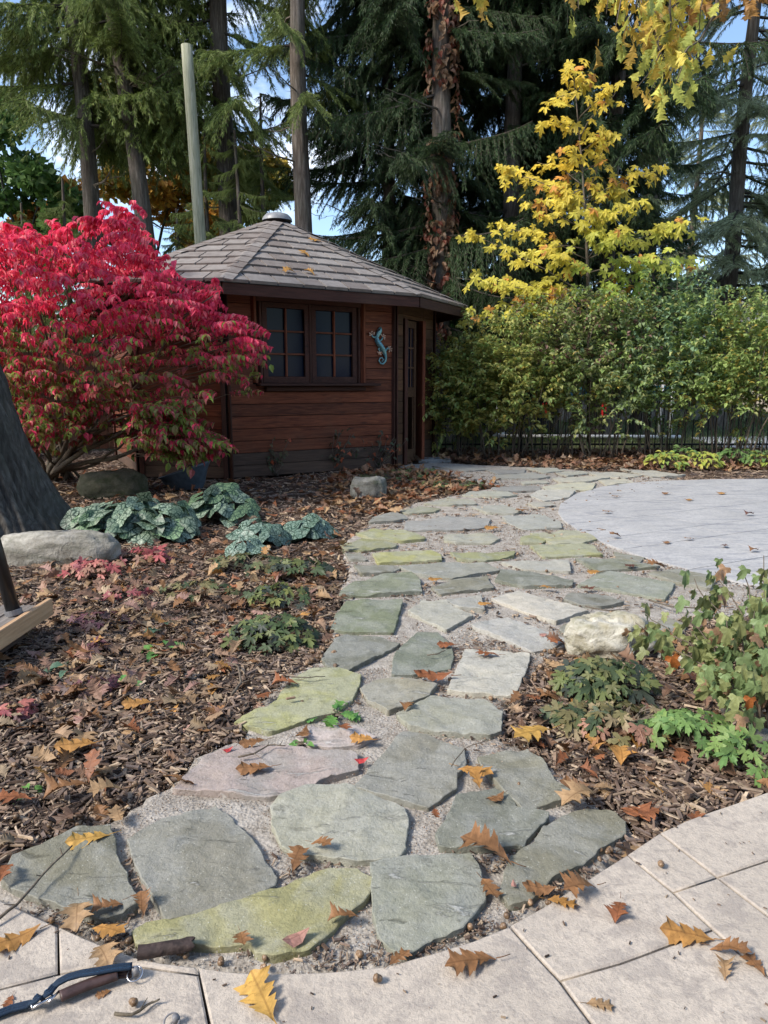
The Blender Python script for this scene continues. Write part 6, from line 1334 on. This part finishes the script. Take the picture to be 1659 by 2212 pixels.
for n, y0, y1, s0, s1, zz in ((6500, 1.2, 3.2, .006, .026, .006), (4200, 2.8, 6, .012, .04, .006), (900, 5.5, 10, .03, .07, .01)):
    q = pathpts(n, y0, y1); k = fbm(P3(q[:, 0]*4, q[:, 1]*4), 17, 2) > -.05; q = q[k]; n = len(q); L = rng.uniform(s0, s1, n); wd = rng.choice([.05, .05, .25, .35], n); S = np.column_stack([L, L*wd, L*wd*.5])
    scatter(mb, CH, np.column_stack([q, np.full(n, zz)]), rot_xyz(rng.normal(0, .1, n), rng.normal(0, .12, n), rng.uniform(0, 6, n)), S, CHC[rng.integers(0, 8, n)])
q = edge[rng.integers(0, len(edge), 2600)]+rng.normal(0, .026, (2600, 2)); q = q[fbm(P3(q[:, 0]*9, q[:, 1]*9), 7, 2) > -.05]; q = q[~inpoly(q[:, 0], q[:, 1], patio_region)]; n = len(q); L = rng.uniform(.003, .016, n); S = np.column_stack([L, L*rng.choice([.08, .1, .3, .7], n), L*.2])
scatter(mb, CH, np.column_stack([q, rng.uniform(0, .008, n)]), rot_xyz(rng.normal(0, .4, n), rng.normal(0, .4, n), rng.uniform(0, 6, n)), S, CHC[rng.integers(0, 8, n)]*.8)
# crumbs on the patio slabs too
q = np.column_stack([rng.uniform(-1.1, 1.6, 260), rng.uniform(.95, 1.8, 260)]); q = q[inpoly(q[:, 0], q[:, 1], patio_region)]; n = len(q); L = rng.uniform(.003, .012, n)
scatter(mb, CH, np.column_stack([q, np.full(n, .024)]), rot_xyz(0*L, 0*L, rng.uniform(0, 6, n)), np.column_stack([L, L*.3, L*.3]), CHC[rng.integers(0, 8, n)]*.7)
tag(mb.build('needle_debris', M['dryA']), 'bits of bark and needles strewn over the path', kind='stuff')
# grass tufts and green seedlings in the yard and around the hut foot
mb = MB(); n = 9000; x = rng.uniform(-1, 14, n); y = rng.uniform(13, 24, n); BL3 = (np.array([(-.06, 0, 0), (.06, 0, 0), (.02, .15, .6), (0, .45, 1.0)]), np.array([(0, 1, 2), (0, 2, 3)]))
scatter(mb, BL3, np.column_stack([x, y, np.zeros(n)]), rot_xyz(0*x, 0*x, rng.uniform(0, 6, n)), rng.uniform(.06, .16, n), cvar((.10, .15, .05), n, .4)); tag(mb.build('grass', M['leafA']), 'grass of the lawn beyond the fence', kind='stuff')
# acorns
V = []; F = []; prof = [(.0, -.5), (.28, -.44), (.42, -.25), (.46, 0), (.5, .02), (.52, .2), (.36, .42), (.0, .5)]; N = 8
for r_, z_ in prof:
    for j in range(N): a = 2*PI*j/N; V.append((max(r_, .001)*math.cos(a), max(r_, .001)*math.sin(a), z_*1.2))
for i in range(len(prof)-1):
    for j in range(N): F.append((i*N+j, i*N+(j+1) % N, (i+1)*N+(j+1) % N, (i+1)*N+j))
am = mesh_of('acorn', V, tris(F), M['acorn'], True)
def acorns(pts, lab, grp, z, s0, s1):
    for x, y in pts: tag(link('acorn', am, None, (x, y, z), (rng.uniform(1, 2), rng.uniform(0, 3), rng.uniform(0, 6)), rng.uniform(s0, s1)), lab, 'acorn', grp)
acorns(bedpts(80, (-2, -.1, 1.4, 2.6), lambda x, y: inview(x, y)*np.clip((1.8/y)**2, 0, 1)), 'brown acorn lying on the mulch of the front left bed', 'acorns in the left bed', .012, .014, .018)
acorns(np.array([G(u, v)[:2] for u, v in np.column_stack([rng.normal(690, 25, 45), rng.normal(1385, 30, 45)])]), 'acorn in the cluster at the path edge beside the dark green plant', 'acorns at the left path edge', .014, .018, .024)
acorns(np.array([G(u, v)[:2] for u, v in np.column_stack([rng.normal(1180, 25, 22), rng.normal(1445, 28, 22)])]), 'acorn in the mulch left of the large pale rock', 'acorns beside the pale rock', .014, .015, .02)
acorns(pathpts(60, 1.8, 8, 1.2), 'dark acorn lying in the sandy path between the flagstones', 'acorns on the path', .012, .012, .022)
acorns(edge[rng.integers(0, len(edge), 26)]+rng.normal(0, .01, (26, 2)), 'acorn in the debris along the curved patio edge', 'acorns along the patio edge', .010, .012, .016)
for u, v, lab in [(1428, 1868, 'lone acorn on the upper right patio slab'), (816, 2115, 'lone acorn cup on the patio below the curved edge'), (288, 2166, 'acorn cup on the patio left of the small twig')]:
    x, y, _ = G(u, v, .03); acorns([(x, y)], lab, None, .032, .015, .017)
# twigs
def twig(lab, pts, r0, z=.04, n=10):
    P = [G(u, v, z+(.015 if i % 2 else 0)) for i, (u, v) in enumerate(pts)]; c = np.array([np.interp(np.linspace(0, 1, n), np.linspace(0, 1, len(P)), np.array(P)[:, i]) for i in range(3)]).T; c[:, 2] = z+.3*(c[:, 2]-z); c += .003*np.stack([fbm(P3(np.arange(n)*.7, np.full(n, k*5.)), 3, 2) for k in range(3)], 1)
    t = thing('twig', c[0], lab, 'twig'); V, F = tube(c, np.linspace(r0, r0*.5, n), 6); mk('stick', V, F, M['twigbark'], t, True)
    for k in (3, 6, 8):
        if k < n: e = c[k]+[rng.normal(0, .02), rng.normal(0, .02), .008]; V, F = tube([c[k], e], [r0*.5, r0*.25], 4); mk('side_twig', V, F, M['twigbark'], t)
twig('long bare twig across the leftmost green flagstone', [(-20, 1995), (35, 1945), (90, 1892), (155, 1818)], .0042, .036)
twig('small bent twig on the patio right of the leash', [(246, 2190), (290, 2182), (325, 2165), (343, 2151)], .0035, .028, 8)
twig('thin dark twig on the right edge of the large grey flagstone', PX('B', [(1160, 970), (1180, 925), (1225, 885), (1330, 830)]), .0022, .034)
twig('dark twig at the upper edge of the purple flagstone', PX('B', [(112, 925), (190, 895), (260, 868), (345, 855)]), .0035, .034)
twig('long thin twig on the path behind the large pale rock', PX('Q3', [(870, 628), (960, 640), (1060, 640)]), .004, .03)
twig('twig near the right end of the path beside the ninebark', PX('Q3', [(1145, 600), (1240, 622), (1340, 635), (1440, 622)]), .005, .03)
twig('short twig lying on the green speckled flagstone', PX('B', [(1040, 425), (1090, 410), (1130, 402)]), .003, .034)
twig('twig in the mulch of the left bed', [(500, 1500), (520, 1470), (515, 1440), (490, 1425)], .006, .03)
twig('small twig lying on the mossy flagstone', PX('B', [(370, 530), (440, 525), (540, 530)]), .003, .036)
wd = thing('wood_chip', G(625, 1508, .03), 'brown wood chip lying on the mossy flagstone', 'wood chip'); V, F = cbox(.036, .011, .007, .002); link('chip', mesh_of('chip', V, F, M['chipwood']), wd, G(628, 1508, .036), (0, 0, .4))
# piece of dark bark on the patio edge
a, b2 = G(298, 2058, .03), G(418, 2038, .03); ax_ = (b2-a)/np.linalg.norm(b2-a); sd = np.array([-ax_[1], ax_[0], 0]); V = []; F = []; n1, n2 = 14, 10
for i in range(n1):
    for j in range(n2):
        th_ = -.3+j*(PI+.7)/(n2-1); r_ = .0135+.002*vnoise(np.array([i*.5, j*.8, 1.])); V.append(a+(b2-a)*i/(n1-1)*(1+.04*math.sin(j*2.1))+sd*r_*1.15*math.cos(th_)+np.array([0, 0, r_*.85*math.sin(th_)]))
for i in range(n1-1):
    for j in range(n2-1): F.append((i*n2+j, (i+1)*n2+j, (i+1)*n2+j+1, i*n2+j+1))
V = np.array(V); Vi = V*1.0; cm = (a+b2)/2; Vi[:, 2] -= .002; Vi[:, :2] += 0; F2 = [tuple(len(V)+k for k in f[::-1]) for f in F]
bk = mk('bark_piece', np.concatenate([V, Vi])-a, tris(F+F2), M['darkbark'], None, True); bk.location = Vector(a); tag(bk, 'curled piece of dark bark on the curved patio edge above the leash', 'bark')

# ================================================================= LEASH at the bottom left
LZ = lambda pts, z: [np.array(G(x*.28, 1924.5+y*.28, zz)) for (x, y), zz in zip(pts, z if not np.isscalar(z) else [z]*len(pts))]
leash = thing('dog_leash', G(120, 2160, .025), 'blue cord leash with a dark leather handle and metal buckle lying on the patio', 'leash')
path_ = [(-160, 1010), (-30, 955), (100, 905), (235, 872), (262, 850), (300, 815), (330, 835), (345, 800), (385, 775), (410, 745), (450, 705), (520, 668), (620, 640), (720, 625), (880, 595), (1020, 580)]
zs = [.03, .03, .03, .032, .046, .050, .034, .048, .050, .040, .046, .050, .052, .052, .050, .046]
P = np.array(LZ(path_, zs)); tt = np.linspace(0, len(P)-1, 90); P = np.array([np.interp(tt, np.arange(len(P)), P[:, i]) for i in range(3)]).T
tg = np.gradient(P, axis=0); tg /= np.linalg.norm(tg, axis=1)[:, None]; sdv = np.stack([-tg[:, 1], tg[:, 0], 0*tg[:, 0]], 1)
for k in (-1, 0, 1):
    V, F = tube(P+sdv*k*.0056, .0034, 8); mk('cord', V, F, M['navyrope'], leash, True)
    V, F = tube(P+sdv*(k*.0056+.0028)+[0, 0, .0012], .0008, 5); mk('stitch', V, F, M['poolblue'], leash, True)
sl = np.array(LZ([(465, 812), (560, 770), (700, 715), (830, 672), (908, 645)], .038)); tt = np.linspace(0, 4, 24); sl = np.array([np.interp(tt, np.arange(5), sl[:, i]) for i in range(3)]).T
V = []; n = 16; tgs = np.gradient(sl, axis=0); tgs /= np.linalg.norm(tgs, axis=1)[:, None]
for i in range(24):
    s_ = np.array([-tgs[i][1], tgs[i][0], 0])
    for j in range(n): a = 2*PI*j/n; V.append(sl[i]+s_*.0125*math.cos(a)+np.array([0, 0, 1])*.0085*math.sin(a))
F = [(i*n+j, i*n+(j+1) % n, (i+1)*n+(j+1) % n, (i+1)*n+j) for i in range(23) for j in range(n)]+[tuple(range(n-1, -1, -1)), tuple(range(23*n, 24*n))]
mk('handle_sleeve', V, tris(F), M['leather'], leash, True)
for k, y in enumerate((610, 632, 658)):
    V, F = tube(LZ([(880, y+10), (950, y), (1015, y-12+k*4)], .040-.005*k), .0042, 6); mk('strap_end', V, F, M['leather'], leash, True)
def ring(c, r, w, name, mat, par, tilt=.5, sq=1.0):
    a = np.linspace(0, 2*PI, 33)[:-1]; Q = np.stack([np.cos(a)*r, np.sin(a)*r*sq*math.cos(tilt), np.sin(a)*r*sq*math.sin(tilt)], 1)+c
    V, F = tube(np.concatenate([Q, Q[:2]]), w, 7, False); return mk(name, V, F, M[mat], par, True)
cR = LZ([(1040, 640)], .036)[0]; ring(cR, .0145, .0016, 'ring', 'steel', leash, .35)
V, F = tube([cR+[.002, .003, -.006], cR+[.002, .003, .010]], .0058, 12); mk('rivet', V, F, M['greycap'], leash, True)
for (x0_, y0_), (x1_, y1_) in (((238, 858), (252, 908)), ((385, 765), (408, 815)), ((250, 905), (410, 812)), ((375, 858), (458, 772))):
    V, F = tube(LZ([(x0_, y0_), (x1_, y1_)], .042), .0024, 6); mk('buckle', V, F, M['steel'], leash, True)
k2 = thing('metal_ring', LZ([(1330, 1000)], .03)[0], 'small dark metal ring with a rivet at the bottom edge of the patio', 'ring'); c_ = LZ([(1325, 1005)], .032)[0]; ring(c_, .014, .0016, 'ring', 'greycap', k2, .3); V, F = tube([c_+[.006, .004, -.006], c_+[.006, .004, .008]], .006, 12); mk('rivet', V, F, M['greycap'], k2, True)
